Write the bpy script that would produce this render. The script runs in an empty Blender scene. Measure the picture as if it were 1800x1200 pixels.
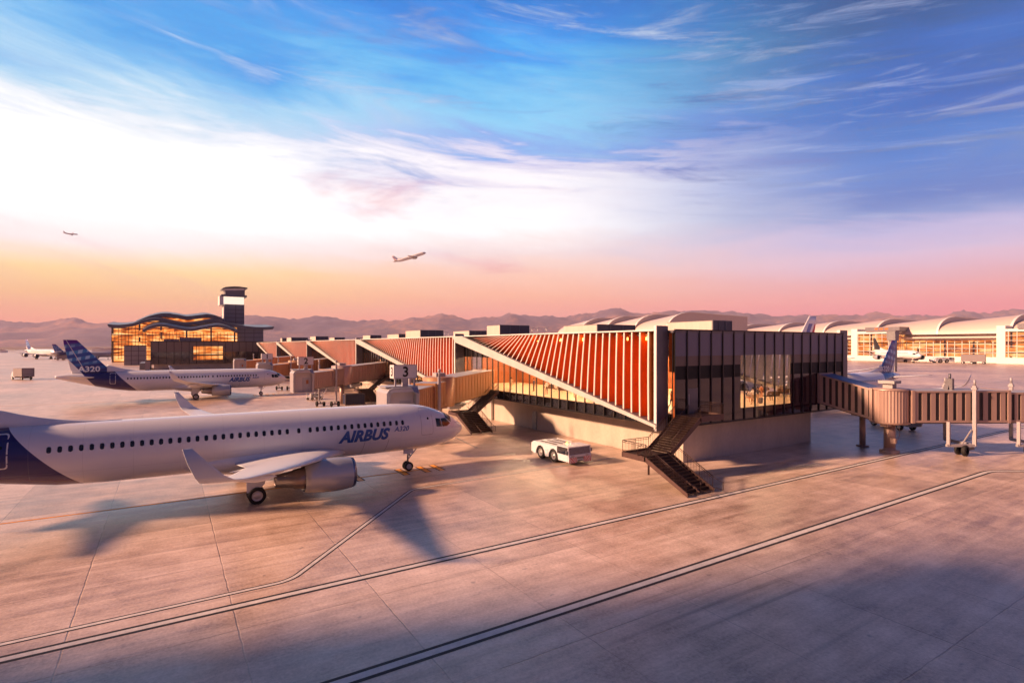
import bpy, bmesh, math, random
from mathutils import Vector, Matrix, noise as mnoise
random.seed(7)
PI = math.pi
scene = bpy.context.scene
COL = scene.collection

# ------------------------------------------------------------------ survey
# World axes follow the pier: +x runs from the apron to the right, +y runs
# down the length of the pier, camera stands at the origin 11 m up.
F, CX, HY, CAMZ = 964.0, 900.0, 607.0, 11.0
TH = math.atan2(964.0, 1532.0)
CC, SS = math.cos(TH), math.sin(TH)
def ground(px, py, z=0.0):
    D = F*(CAMZ-z)/(py-HY); X = (px-CX)/F*D
    return Vector((X*CC+D*SS, -X*SS+D*CC, z))
def at(px, py, D):
    X = (px-CX)/F*D
    return Vector((X*CC+D*SS, -X*SS+D*CC, CAMZ-(py-HY)/F*D))
def on_x(px, py, u):
    r = (px-CX)/F; D = u/(r*CC+SS)
    return Vector((u, (-r*SS+CC)*D, CAMZ-(py-HY)/F*D))
def on_y(px, py, v):
    r = (px-CX)/F; D = v/(-r*SS+CC)
    return Vector(((r*CC+SS)*D, v, CAMZ-(py-HY)/F*D))

# ------------------------------------------------------------------ nodes
def lin(c):
    return tuple((x/12.92 if x <= .04045 else ((x+.055)/1.055)**2.4) for x in c)
def hexc(h):
    h = h.lstrip('#'); return lin(tuple(int(h[i:i+2], 16)/255 for i in (0, 2, 4)))
class NT:
    def __init__(s, tree):
        s.t = tree; s.n = tree.nodes; s.l = tree.links
    def node(s, typ, **kw):
        n = s.n.new(typ)
        for k, v in kw.items(): setattr(n, k, v)
        return n
    def put(s, sock, v):
        if v is None: return
        if hasattr(v, 'is_output'): s.l.new(v, sock)
        elif isinstance(v, (tuple, list)) and len(v) == 3 and sock.type == 'RGBA': sock.default_value = (*v, 1)
        else: sock.default_value = v
    def math(s, op, a, b=None, c=None, clamp=False):
        n = s.node('ShaderNodeMath', operation=op); n.use_clamp = clamp
        s.put(n.inputs[0], a); s.put(n.inputs[1], b)
        if c is not None: s.put(n.inputs[2], c)
        return n.outputs[0]
    def mix(s, f, a, b, blend='MIX'):
        n = s.node('ShaderNodeMix', data_type='RGBA', blend_type=blend)
        s.put(n.inputs[0], f); s.put(n.inputs[6], a); s.put(n.inputs[7], b)
        return n.outputs[2]
    def ramp(s, f, stops, interp='LINEAR'):
        n = s.node('ShaderNodeValToRGB'); cr = n.color_ramp; cr.interpolation = interp
        while len(cr.elements) < len(stops): cr.elements.new(.5)
        for e, (p, c) in zip(cr.elements, stops):
            e.position = p; e.color = (*c, 1) if len(c) == 3 else c
        s.put(n.inputs[0], f); return n.outputs[0]
    def noise(s, vec, scale, detail=4, rough=.55, dist=0):
        n = s.node('ShaderNodeTexNoise')
        s.put(n.inputs['Vector'], vec); s.put(n.inputs['Scale'], scale)
        s.put(n.inputs['Detail'], detail); s.put(n.inputs['Roughness'], rough)
        s.put(n.inputs['Distortion'], dist)
        return n.outputs[0]
    def mapr(s, v, a, b, c=0., d=1., smooth=False):
        n = s.node('ShaderNodeMapRange')
        if smooth: n.interpolation_type = 'SMOOTHSTEP'
        for i, x in enumerate((v, a, b, c, d)): s.put(n.inputs[i], x)
        return n.outputs[0]
    def objco(s):
        return s.node('ShaderNodeTexCoord').outputs['Object']
    def mapping(s, vec, scale=(1, 1, 1), rot=(0, 0, 0), loc=(0, 0, 0)):
        n = s.node('ShaderNodeMapping'); s.l.new(vec, n.inputs[0])
        n.inputs['Scale'].default_value = scale; n.inputs['Rotation'].default_value = rot
        n.inputs['Location'].default_value = loc
        return n.outputs[0]
    def sep(s, vec):
        n = s.node('ShaderNodeSeparateXYZ'); s.l.new(vec, n.inputs[0]); return n.outputs
    def comb(s, x, y, z):
        n = s.node('ShaderNodeCombineXYZ')
        for i, v in enumerate((x, y, z)): s.put(n.inputs[i], v)
        return n.outputs[0]
    def bump(s, h, strength, dist=.02):
        n = s.node('ShaderNodeBump'); s.put(n.inputs['Height'], h)
        n.inputs['Strength'].default_value = strength; n.inputs['Distance'].default_value = dist
        return n.outputs[0]

def newmat(name):
    m = bpy.data.materials.new(name); m.use_nodes = True
    nt = NT(m.node_tree); b = m.node_tree.nodes['Principled BSDF']
    return m, nt, b
def mat(name, col, rough=.5, metal=0., spec=.5, var=0., scale=3., bump=0., bscale=20., emit=None, es=0., coat=0., stretch=(1, 1, 1)):
    m, nt, b = newmat(name)
    if isinstance(col, str): col = hexc(col)
    co = nt.objco()
    if var > 0:
        n1 = nt.noise(nt.mapping(co, stretch), scale, 6, .6)
        n2 = nt.noise(co, scale*7, 3, .6)
        f = nt.math('ADD', nt.math('MULTIPLY', n1, .7), nt.math('MULTIPLY', n2, .3))
        f = nt.mapr(f, .3, .7)
        dark = tuple(c*(1-var) for c in col); light = tuple(min(1, c*(1+var*.6)) for c in col)
        nt.put(b.inputs['Base Color'], nt.mix(f, dark, light))
        nt.put(b.inputs['Roughness'], nt.mapr(n1, .3, .7, max(.02, rough-.12*min(1, var*3)), min(1, rough+.12*min(1, var*3))))
    else:
        b.inputs['Base Color'].default_value = (*col, 1); b.inputs['Roughness'].default_value = rough
    b.inputs['Metallic'].default_value = metal
    b.inputs['Specular IOR Level'].default_value = spec
    b.inputs['Coat Weight'].default_value = coat
    if bump > 0: nt.put(b.inputs['Normal'], nt.bump(nt.noise(co, bscale, 5, .6), bump))
    if emit is not None:
        e = hexc(emit) if isinstance(emit, str) else emit
        b.inputs['Emission Color'].default_value = (*e, 1); b.inputs['Emission Strength'].default_value = es
    return m
def glassmat(name, tint, refl=.12, rough=.02, dens=None):
    m = bpy.data.materials.new(name); m.use_nodes = True
    nt = NT(m.node_tree); nt.n.clear()
    tr = nt.node('ShaderNodeBsdfTransparent'); nt.put(tr.inputs[0], tint)
    gl = nt.node('ShaderNodeBsdfGlossy'); gl.inputs['Roughness'].default_value = rough
    fr = nt.node('ShaderNodeLayerWeight'); fr.inputs[0].default_value = .5
    mx = nt.node('ShaderNodeMixShader')
    nt.put(mx.inputs[0], nt.math('ADD', nt.math('MULTIPLY', nt.math('POWER', fr.outputs['Facing'], 4.0), .6), refl, clamp=True))
    nt.l.new(tr.outputs[0], mx.inputs[1]); nt.l.new(gl.outputs[0], mx.inputs[2])
    o = nt.node('ShaderNodeOutputMaterial'); nt.l.new(mx.outputs[0], o.inputs[0])
    return m

M = {}
M['white'] = mat('white_paint', (.62, .64, .70), .32, spec=.5, var=.05, scale=1.2)
M['white2'] = mat('white_trim', (.72, .71, .70), .45, var=.10, scale=1.5)
M['lightmetal'] = mat('light_metal_panel', (.55, .53, .51), .42, .2, var=.12, scale=.8)
M['grey'] = mat('grey_metal', (.20, .20, .215), .45, .3, var=.15, scale=1.2)
M['slate'] = mat('slate_panel', (.135, .13, .155), .38, .25, var=.12, scale=.6)
M['spandrel'] = mat('spandrel_panel', (.14, .135, .20), .45, .1, var=.05, scale=.5)
M['taupe'] = mat('taupe_panel', (.14, .105, .095), .5, .0, var=.08, scale=.7)
M['blackglass'] = mat('black_glass', (.004, .003, .005), .12, 0, .5)
M['darkglass'] = mat('dark_reflective_glass', (.030, .010, .016), .04, 0, .8, var=.2, scale=.3)
M['mullion'] = mat('dark_mullion', (.012, .011, .014), .4, .4)
M['mullionlit'] = mat('bronze_mullion', (.09, .075, .07), .4, .5)
M['plinth'] = mat('plinth_plaster', (.50, .43, .37), .85, var=.22, scale=.5, stretch=(1, 1, .35), bump=.15, bscale=6)
M['terracotta'] = mat('terracotta_board', (.72, .175, .026), .42, 0, .5, var=.30, scale=.9, bump=.1, bscale=4)
M['terradark'] = mat('terracotta_backing', (.70, .155, .022), .6, 0, .4, var=.35, scale=.5)
M['fin'] = mat('pale_fin', (.76, .68, .62), .35, .1, var=.05)
M['steel'] = mat('stair_steel', (.045, .024, .022), .45, .6, var=.25, scale=2)
M['steelside'] = mat('stair_stringer', (.105, .06, .055), .45, .4, var=.2, scale=2)
M['galv'] = mat('galvanised', (.42, .40, .40), .38, .6, var=.2, scale=3)
M['rubber'] = mat('tyre_rubber', (.010, .009, .010), .75, var=.3, scale=8)
M['rim'] = mat('wheel_rim', (.38, .37, .38), .3, .7)
M['bridge'] = mat('bridge_cladding', (.46, .235, .12), .42, .25, var=.16, scale=1.0, stretch=(1, 1, .2))
M['bridgeb'] = mat('bridge_cladding_grey', (.42, .29, .255), .42, .25, var=.16, scale=1.0, stretch=(1, 1, .2))
M['bridgegap'] = mat('bridge_joint', (.02, .013, .016), .6)
M['bridgeroof'] = mat('bridge_roof', (.36, .35, .37), .5, .1, var=.15, scale=1)
M['cab'] = mat('cab_shell', (.36, .34, .37), .4, .1, var=.08)
M['cabin'] = mat('cab_inner', (.50, .44, .44), .55)
M['canopy'] = mat('cab_canopy', (.10, .14, .30), .5)
M['signw'] = mat('sign_face', (.58, .55, .56), .5, var=.05)
M['black'] = mat('black_paint', (.004, .004, .006), .55, spec=.25)
M['navy'] = mat('navy_paint', (.012, .016, .055), .4, var=.2, scale=2)
M['windowdark'] = mat('cabin_window_glass', (.006, .006, .009), .12)
M['engine'] = mat('engine_cowl', (.40, .41, .44), .25, .25, var=.04)
M['lip'] = mat('inlet_lip', (.10, .12, .20), .2, .8)
M['nozzle'] = mat('exhaust_metal', (.22, .18, .18), .32, .9, var=.08, scale=1, stretch=(4, .3, .3))
M['letter'] = mat('blue_lettering', (.008, .075, .30), .35)
M['letterw'] = mat('white_lettering', (.70, .74, .82), .35)
M['line'] = mat('seam_line', (.16, .16, .20), .5)
M['outline'] = mat('door_outline', (.62, .60, .64), .4)
M['hood'] = mat('screen_mesh', (.13, .115, .13), .5, .5, var=.3, scale=4)
M['hoodlight'] = mat('plant_cladding', (.60, .50, .44), .6, var=.12, scale=1.2, stretch=(1, 2, .3))
M['red'] = mat('red_paint', (.52, .018, .014), .4)
M['bluep'] = mat('blue_paint', (.02, .09, .40), .35)
M['lamp'] = mat('amber_lamp', (.8, .3, .1), .4, emit=(1., .28, .05), es=5)
M['floor'] = mat('interior_floor', (.55, .36, .20), .35, var=.08, scale=1)
M['ceil'] = mat('interior_ceiling', (.62, .50, .40), .7)
M['wood'] = mat('interior_wood', (.36, .12, .04), .45, var=.3, scale=1.5, stretch=(4, 4, .4))
M['ceillamp'] = mat('ceiling_lamp', (.9, .8, .6), .5, emit=(1., .70, .42), es=85)
M['clear'] = glassmat('clear_glass', (.93, .90, .88), .02)
M['windshield'] = glassmat('tug_glass', (.22, .26, .34), .22)
M['seat'] = mat('seat_leather', (.10, .05, .04), .5)
M['cream'] = mat('cream_panel', (.62, .52, .42), .6, var=.05)

# ------------------------------------------------------------------ meshes
class MB:
    def __init__(s): s.v = []; s.f = []; s.m = []; s.s = []
    def face(s, ids, m=0, sm=False): s.f.append(tuple(ids)); s.m.append(m); s.s.append(sm)
    def add(s, pts, faces, m=0, sm=False):
        o = len(s.v); s.v += [tuple(p) for p in pts]
        for f in faces: s.face([i+o for i in f], m, sm)
    def box(s, x0, x1, y0, y1, z0, z1, m=0):
        s.add([(x0,y0,z0),(x1,y0,z0),(x1,y1,z0),(x0,y1,z0),(x0,y0,z1),(x1,y0,z1),(x1,y1,z1),(x0,y1,z1)],
              [(0,3,2,1),(4,5,6,7),(0,1,5,4),(1,2,6,5),(2,3,7,6),(3,0,4,7)], m)
    def bar(s, p, q, w, h, m=0, up=(0,0,1)):
        p = Vector(p); q = Vector(q); d = (q-p).normalized(); up = Vector(up)
        a = d.cross(up)
        if a.length < 1e-4: a = d.cross(Vector((1,0,0)))
        a.normalize(); b = a.cross(d).normalized(); a = a*w/2; b = b*h/2
        pts = [p-a-b, p+a-b, p+a+b, p-a+b, q-a-b, q+a-b, q+a+b, q-a+b]
        s.add(pts, [(0,1,2,3),(7,6,5,4),(0,4,5,1),(1,5,6,2),(2,6,7,3),(3,7,4,0)], m)
    def tube(s, p, q, r, n=8, r2=None, m=0, caps=True):
        p = Vector(p); q = Vector(q); d = (q-p).normalized(); r2 = r if r2 is None else r2
        a = d.cross(Vector((0,0,1)))
        if a.length < 1e-4: a = Vector((1,0,0))
        a.normalize(); b = d.cross(a)
        o = len(s.v)
        for k in range(n):
            t = 2*PI*k/n; e = a*math.cos(t)+b*math.sin(t)
            s.v.append(tuple(p+e*r)); s.v.append(tuple(q+e*r2))
        for k in range(n):
            i = o+2*k; j = o+2*((k+1) % n); s.face((i, j, j+1, i+1), m, True)
        if caps:
            s.face([o+2*k for k in range(n)][::-1], m); s.face([o+2*k+1 for k in range(n)], m)
    def path(s, pts, r, n=6, m=0):
        for a, b in zip(pts, pts[1:]): s.tube(a, b, r, n, m=m)
    def poly(s, pts, m=0): s.add(pts, [tuple(range(len(pts)))], m)
    def prism(s, pts, vec, m=0):
        n = len(pts); vec = Vector(vec)
        P = [Vector(p) for p in pts]; Q = [p+vec for p in P]
        fs = [tuple(range(n)), tuple(range(n, 2*n))[::-1]] + [(i, i+n, (i+1) % n+n, (i+1) % n) for i in range(n)]
        s.add(P+Q, fs, m)
    def loft(s, rings, m=0, closed=True, caps=True, sm=True):
        n = len(rings[0]); o = len(s.v)
        for r in rings: s.v += [tuple(p) for p in r]
        for i in range(len(rings)-1):
            for k in range(n if closed else n-1):
                a = o+i*n+k; b = o+i*n+(k+1) % n; s.face((a, b, b+n, a+n), m, sm)
        if caps and closed:
            s.face([o+k for k in range(n)][::-1], m); s.face([o+(len(rings)-1)*n+k for k in range(n)], m)
    def lathe(s, prof, c, axis='x', n=24, m=0, caps=False):
        rings = []
        for t, r in prof:
            ring = []
            for k in range(n):
                a = 2*PI*k/n
                if axis == 'x': ring.append((c[0]+t, c[1]+r*math.cos(a), c[2]+r*math.sin(a)))
                elif axis == 'y': ring.append((c[0]+r*math.cos(a), c[1]+t, c[2]+r*math.sin(a)))
                else: ring.append((c[0]+r*math.cos(a), c[1]+r*math.sin(a), c[2]+t))
            rings.append(ring)
        s.loft(rings, m, True, caps)
    def build(s, name, mats, parent=None, bev=0):
        me = bpy.data.meshes.new(name)
        me.from_pydata(s.v, [], s.f); 
        for mm in (mats if isinstance(mats, (list, tuple)) else [mats]): me.materials.append(M[mm] if isinstance(mm, str) else mm)
        for p, mi, sm in zip(me.polygons, s.m, s.s): p.material_index = mi; p.use_smooth = sm
        bm = bmesh.new(); bm.from_mesh(me)
        bmesh.ops.recalc_face_normals(bm, faces=bm.faces)
        if bev > 0:
            bmesh.ops.remove_doubles(bm, verts=bm.verts, dist=1e-5)
            bmesh.ops.bevel(bm, geom=bm.edges[:], offset=bev, segments=2, affect='EDGES', clamp_overlap=True)
        bm.to_mesh(me); bm.free()
        o = bpy.data.objects.new(name, me); COL.objects.link(o)
        if parent is not None: o.parent = parent
        return o

def tag(o, label=None, cat=None, group=None, kind=None):
    if label: o['label'] = label
    if cat: o['category'] = cat
    if group: o['group'] = group
    if kind: o['kind'] = kind
    return o
def thing(name, loc, label, cat, rz=0., group=None):
    o = bpy.data.objects.new(name, None); COL.objects.link(o)
    o.empty_display_size = .5
    o.location = loc; o.rotation_euler = (0, 0, rz)
    return tag(o, label, cat, group)
def copy_tree(o, parent=None, skip=()):
    c = o.copy(); COL.objects.link(c); c.parent = parent
    for ch in list(o.children):
        if ch.name.split('.')[0] in skip: continue
        copy_tree(ch, c, skip)
    return c
def rename_label(o, label, group=None):
    o['label'] = label
    if group: o['group'] = group
    return o

def text_geo(s, size, shear=0., off=0., cell=.25, space=1.0):
    """letters as a subdivided flat mesh in (x, y), origin at the left of the base line"""
    cu = bpy.data.curves.new('t', 'FONT'); cu.body = s; cu.size = size; cu.shear = shear; cu.offset = off
    cu.space_character = space; cu.resolution_u = 3
    ob = bpy.data.objects.new('t', cu); COL.objects.link(ob)
    bpy.context.view_layer.update()
    dg = bpy.context.evaluated_depsgraph_get()
    me = bpy.data.meshes.new_from_object(ob.evaluated_get(dg))
    bm = bmesh.new(); bm.from_mesh(me)
    bmesh.ops.triangulate(bm, faces=bm.faces)
    for _ in range(3):
        es = [e for e in bm.edges if e.calc_length() > cell]
        if not es: break
        bmesh.ops.subdivide_edges(bm, edges=es, cuts=1)
        bmesh.ops.triangulate(bm, faces=bm.faces)
    vs = [tuple(v.co) for v in bm.verts]; bm.verts.index_update()
    fs = [tuple(v.index for v in f.verts) for f in bm.faces]
    bm.free(); bpy.data.objects.remove(ob); bpy.data.curves.remove(cu); bpy.data.meshes.remove(me)
    return vs, fs
def text_obj(name, s, size, mapf, m, parent, shear=0., off=0., cell=.25, space=1.0):
    vs, fs = text_geo(s, size, shear, off, cell, space)
    mb = MB(); mb.add([mapf(x, y) for x, y, z in vs], fs)
    return mb.build(name, m, parent)
# ------------------------------------------------------------------ camera, light, sky
cam_d = bpy.data.cameras.new('camera'); cam = bpy.data.objects.new('camera', cam_d); COL.objects.link(cam)
cam.location = (0, 0, CAMZ); cam.rotation_euler = (PI/2, 0, -math.atan2(SS, CC))
cam_d.sensor_width = 36; cam_d.lens = 36*F/1800; cam_d.shift_y = 7/1800
cam_d.clip_start = .5; cam_d.clip_end = 40000
scene.camera = cam

SUN_EL = math.radians(24.0)
SUN_DIR = Vector((.955, -.297, 0)).normalized()*math.cos(SUN_EL) + Vector((0, 0, -math.sin(SUN_EL)))   # travel of the light
sun_d = bpy.data.lights.new('sun', 'SUN'); sun = bpy.data.objects.new('sun', sun_d); COL.objects.link(sun)
sun_d.energy = 5.0; sun_d.angle = math.radians(3.6); sun_d.color = (1.0, .56, .33)
sun.rotation_euler = SUN_DIR.to_track_quat('-Z', 'Y').to_euler()
sun.location = (-40, 20, 60)

scene.view_settings.view_transform = 'Standard'; scene.view_settings.look = 'None'
scene.view_settings.exposure = 1.08; scene.view_settings.gamma = 1.0
try:
    scene.cycles.use_denoising = True
    scene.cycles.max_bounces = 8; scene.cycles.diffuse_bounces = 3; scene.cycles.glossy_bounces = 4
    scene.cycles.transparent_max_bounces = 12; scene.cycles.caustics_reflective = False; scene.cycles.caustics_refractive = False
    scene.cycles.sample_clamp_indirect = 4
except Exception: pass

w = bpy.data.worlds.new('World'); scene.world = w; w.use_nodes = True
nt = NT(w.node_tree); bg = w.node_tree.nodes['Background']
d = nt.node('ShaderNodeTexCoord').outputs['Generated']
nrm = nt.node('ShaderNodeVectorMath', operation='NORMALIZE'); nt.l.new(d, nrm.inputs[0]); d = nrm.outputs[0]
x, y, z = nt.sep(d)
zc = nt.math('MAXIMUM', z, 0.0)
# turn to the bright quarter of the sky (left of the picture) : glow axis
def dirdot(vx, vy):
    return nt.math('ADD', nt.math('MULTIPLY', x, vx), nt.math('MULTIPLY', y, vy))
horiz = nt.math('SQRT', nt.math('MAXIMUM', nt.math('SUBTRACT', 1.0, nt.math('MULTIPLY', z, z)), .001))
xr = nt.math('DIVIDE', dirdot(CC, -SS), horiz)
fw = nt.math('DIVIDE', dirdot(SS, CC), horiz)
# cirrus streaks: noise on a stretched dome projection
inv = nt.math('DIVIDE', 1.0, nt.math('ADD', zc, .10))
cx_ = nt.math('MULTIPLY', x, inv); cy_ = nt.math('MULTIPLY', y, inv)
ca, sa = CC, SS
rx = nt.math('ADD', nt.math('MULTIPLY', cx_, ca), nt.math('MULTIPLY', cy_, -sa))      # across the view
ry = nt.math('ADD', nt.math('MULTIPLY', cx_, sa), nt.math('MULTIPLY', cy_, ca))       # away
tilt = nt.math('ADD', ry, nt.math('MULTIPLY', rx, -.30))
tz = nt.math('ADD', zc, nt.math('MULTIPLY', xr, .085))
P1 = nt.comb(nt.math('MULTIPLY', xr, 1.5), nt.math('MULTIPLY', tz, 7.5), 0.0)
n1 = nt.noise(P1, 1.1, 7, .58, .9)
P2 = nt.comb(nt.math('MULTIPLY', xr, 2.6), nt.math('MULTIPLY', tz, 21.0), 4.0)
n2 = nt.noise(P2, 1.3, 10, .68, .8)
P3 = nt.comb(nt.math('MULTIPLY', xr, 2.4), nt.math('MULTIPLY', zc, 8.0), 9.0)
n3 = nt.noise(P3, .8, 4, .5, .3)
# colour of clear sky by height at the left, middle and right of the view (before exposure)
def hx(h, k=1.0): return tuple(c*k*.49 for c in hexc(h))
zc0 = zc
hi0 = nt.mapr(zc, .10, .30, smooth=True)
zc = nt.math('ADD', zc, nt.math('MULTIPLY', nt.math('SUBTRACT', nt.math('ADD', nt.math('MULTIPLY', n1, .65), nt.math('MULTIPLY', n2, .35)), .5), nt.math('ADD', .06, nt.math('MULTIPLY', hi0, .34))))
bright = nt.ramp(zc, [(0.0, hx('#f08874', 1.15)), (.04, hx('#f8a07c', 1.15)), (.078, hx('#fcc47c', 1.15)), (.115, hx('#ffe09a', 1.15)), (.15, hx('#fff6f4', 1.1)), (.20, hx('#ffffff', 1.22)), (.27, hx('#ffffff', 1.2)), (.325, hx('#eef7ff', 1.03)), (.365, hx('#b8e1fb')), (.41, hx('#74c0f6')), (.45, hx('#46a8f0')), (.56, hx('#1f88e6')), (.72, hx('#0f2c5c'))])
mid = nt.ramp(zc, [(0.0, hx('#f58474', 1.12)), (.05, hx('#fa9a80', 1.12)), (.09, hx('#fdb894', 1.12)), (.14, hx('#fdd4c0', 1.08)), (.17, hx('#fdeae8', 1.02)), (.21, hx('#ffffff', 1.15)), (.28, hx('#fdfaff', 1.05)), (.315, hx('#dcdcf8')), (.335, hx('#86b4f4')), (.375, hx('#8ad4fc')), (.43, hx('#62c0f8')), (.47, hx('#34a4f6')), (.53, hx('#1688e6')), (.68, hx('#0f3062'))])
dark = nt.ramp(zc, [(0.0, hx('#ee6c78', 1.1)), (.045, hx('#f68488', 1.1)), (.069, hx('#f8a09c', 1.08)), (.097, hx('#eeb4bc')), (.13, hx('#e0c8e2')), (.16, hx('#c0bfe8')), (.19, hx('#7f9fd8')), (.22, hx('#4f83cc')), (.25, hx('#3f84d4')), (.3, hx('#2a7acb')), (.37, hx('#176ac0')), (.43, hx('#165c9c')), (.66, hx('#0b2450'))])
f1 = nt.mapr(xr, -.58, .0, smooth=True)
f2 = nt.mapr(xr, .02, .60, smooth=True)
front = nt.mapr(fw, -.35, .25, smooth=True)
sky = nt.mix(f2, nt.mix(f1, bright, mid), dark)
back = nt.ramp(zc0, [(0.0, hx('#b06e6a')), (.07, hx('#8c6576')), (.16, hx('#4c5288')), (.33, hx('#1f3c80')), (.7, hx('#102a60'))])
sky = nt.mix(front, back, sky)
zc = zc0
# streaks: darker blue-grey cirrus up high, pink ones low
hi = nt.mapr(zc, .18, .34, smooth=True)
s_dark = nt.math('MULTIPLY', nt.mapr(n2, .52, .74, smooth=True), hi)
right = nt.math('ADD', nt.math('MULTIPLY', f1, .65), .25)
sky = nt.mix(nt.math('MULTIPLY', s_dark, right), sky, nt.mix(f2, hx('#3f79cc'), hx('#1d4c8c')))
n4 = nt.noise(nt.comb(nt.math('MULTIPLY', xr, 3.5), nt.math('MULTIPLY', tz, 34.0), 14.0), 1.6, 9, .66, .7)
s_l = nt.math('MULTIPLY', nt.math('MULTIPLY', nt.mapr(n4, .50, .70, smooth=True), nt.mapr(zc, .10, .20, smooth=True)), nt.math('ADD', .12, nt.math('MULTIPLY', f2, .38)))
sky = nt.mix(s_l, sky, hx('#b8c8ee'))
s_white = nt.math('MULTIPLY', nt.mapr(n2, .50, .76, smooth=True), nt.math('MULTIPLY', hi, nt.mapr(n3, .36, .62, smooth=True)))
s_white = nt.math('MULTIPLY', s_white, nt.math('SUBTRACT', 1.0, nt.math('MULTIPLY', f2, .55)))
sky = nt.mix(nt.math('MULTIPLY', s_white, .75), sky, hx('#dff2ff', 1.05))
lowband = nt.math('MULTIPLY', nt.mapr(zc, .05, .12, smooth=True), nt.mapr(zc, .34, .22, smooth=True))
s_pink = nt.math('MULTIPLY', nt.mapr(n1, .53, .70, smooth=True), lowband)
sky = nt.mix(nt.math('MULTIPLY', s_pink, nt.math('ADD', .5, nt.math('MULTIPLY', f1, .4))), sky, nt.mix(f2, hx('#f2a0a8'), hx('#8585c4')))
nish = nt.node('ShaderNodeTexSky', sky_type='NISHITA'); nish.sun_disc = False
nish.sun_elevation = SUN_EL; nish.sun_rotation = math.atan2(-SUN_DIR.x, -SUN_DIR.y)
addn = nt.mix(1.0, sky, nt.mix(1.0, nish.outputs[0], (.0012, .0012, .0012), 'MULTIPLY'), 'ADD')
nt.put(bg.inputs[0], addn); bg.inputs[1].default_value = 1.0
w.cycles.sampling_method = 'MANUAL'; w.cycles.sample_map_resolution = 512

# ------------------------------------------------------------------ apron
def ground_mat():
    m, nt, b = newmat('apron_concrete')
    co = nt.objco(); x, y, z = nt.sep(co)
    def joint(c, period, off, w):
        f = nt.math('FRACT', nt.math('DIVIDE', nt.math('ADD', c, off), period))
        dd = nt.math('ABSOLUTE', nt.math('SUBTRACT', f, .5))
        return nt.mapr(dd, .5-w/period, .5-w*.35/period)
    wob = nt.math('MULTIPLY', nt.math('SUBTRACT', nt.noise(co, .9, 3), .5), .10)
    xw = nt.math('ADD', x, wob); yw = nt.math('ADD', y, wob)
    j = nt.math('MAXIMUM', joint(xw, 5.55, 3.2+.0, .038), joint(yw, 7.6, -.8, .038))
    j = nt.math('MULTIPLY', j, nt.mapr(nt.noise(co, .35, 3), .35, .6, .35, 1.0))
    big = nt.noise(co, .045, 5, .55); med = nt.noise(co, .5, 6, .62); fine = nt.noise(co, 7., 5, .7)
    drag = nt.noise(nt.mapping(co, (.12, 1.6, 1)), .9, 6, .65)       # tyre and drag streaks along the taxi direction
    # slab to slab tone
    vor = nt.node('ShaderNodeTexWhiteNoise', noise_dimensions='2D')
    cell = nt.comb(nt.math('FLOOR', nt.math('DIVIDE', nt.math('ADD', x, 3.2), 5.55)), nt.math('FLOOR', nt.math('DIVIDE', nt.math('ADD', y, -.8), 7.6)), 0.0)
    nt.l.new(cell, vor.inputs['Vector'])
    tone = nt.math('ADD', nt.math('MULTIPLY', nt.mapr(big, .3, .7), .30), nt.math('MULTIPLY', nt.mapr(med, .3, .7), .22))
    tone = nt.math('ADD', tone, nt.math('MULTIPLY', nt.mapr(fine, .3, .7), .20))
    tone = nt.math('ADD', tone, nt.math('MULTIPLY', nt.mapr(drag, .3, .7), .22))
    tone = nt.math('ADD', tone, nt.math('MULTIPLY', vor.outputs[0], .06))
    col = nt.ramp(tone, [(.27, (.22, .14, .105)), (.47, (.49, .35, .275)), (.70, (.74, .57, .48))])
    tyre = nt.math('MULTIPLY', nt.mapr(nt.noise(nt.mapping(co, (.018, 1.1, 1)), 1.3, 5, .6), .56, .70), nt.mapr(nt.noise(co, .05, 3), .42, .6))
    col = nt.mix(nt.math('MULTIPLY', tyre, .62), col, (.13, .085, .07))
    patch = nt.math('LESS_THAN', vor.outputs[0], .07)
    col = nt.mix(nt.math('MULTIPLY', patch, .22), col, (.20, .15, .13))
    spots = nt.mapr(nt.noise(co, 1.7, 2, .5), .70, .76)
    stain = nt.mapr(nt.noise(nt.mapping(co, (.35, 1, 1)), .16, 7, .7), .60, .78)
    col = nt.mix(nt.math('MULTIPLY', stain, .6), col, (.16, .095, .08))
    col = nt.mix(nt.math('MULTIPLY', spots, .5), col, (.12, .10, .10))
    col = nt.mix(nt.math('MULTIPLY', j, .42), col, (.06, .045, .045))
    nt.put(b.inputs['Base Color'], col)
    nt.put(b.inputs['Roughness'], nt.mapr(nt.math('ADD', nt.math('MULTIPLY', drag, .5), nt.math('MULTIPLY', big, .5)), .35, .65, .27, .56))
    b.inputs['Specular IOR Level'].default_value = .9
    b.inputs['Coat Weight'].default_value = .12; b.inputs['Coat Roughness'].default_value = .28
    h = nt.math('SUBTRACT', nt.math('ADD', nt.math('MULTIPLY', fine, .6), nt.math('MULTIPLY', drag, .4)), nt.math('MULTIPLY', j, .8))
    nt.put(b.inputs['Normal'], nt.bump(h, .6, .035))
    return m
M['apron'] = ground_mat()
M['field'] = mat('dry_field', (.20, .12, .075), .95, var=.4, scale=.01)
M['runway'] = mat('runway_concrete', (.44, .39, .36), .8, var=.2, scale=.01)
g = MB(); g.box(-1500, 2600, -400, 1500, -.5, 0); o = g.build('apron', 'apron'); tag(o, kind='structure')
g = MB(); g.box(-7500, 9500, -1500, 9300, -1.5, -.52); o = g.build('ground', 'field'); tag(o, kind='structure')
# runway strip and grass strips seen edge-on beyond the apron
g = MB()
for a, b_ in ((1750, 2050),):
    g.box(-6000, 8000, a, b_, -.50, -.40)
o = g.build('runway', 'runway'); tag(o, kind='structure')

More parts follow.
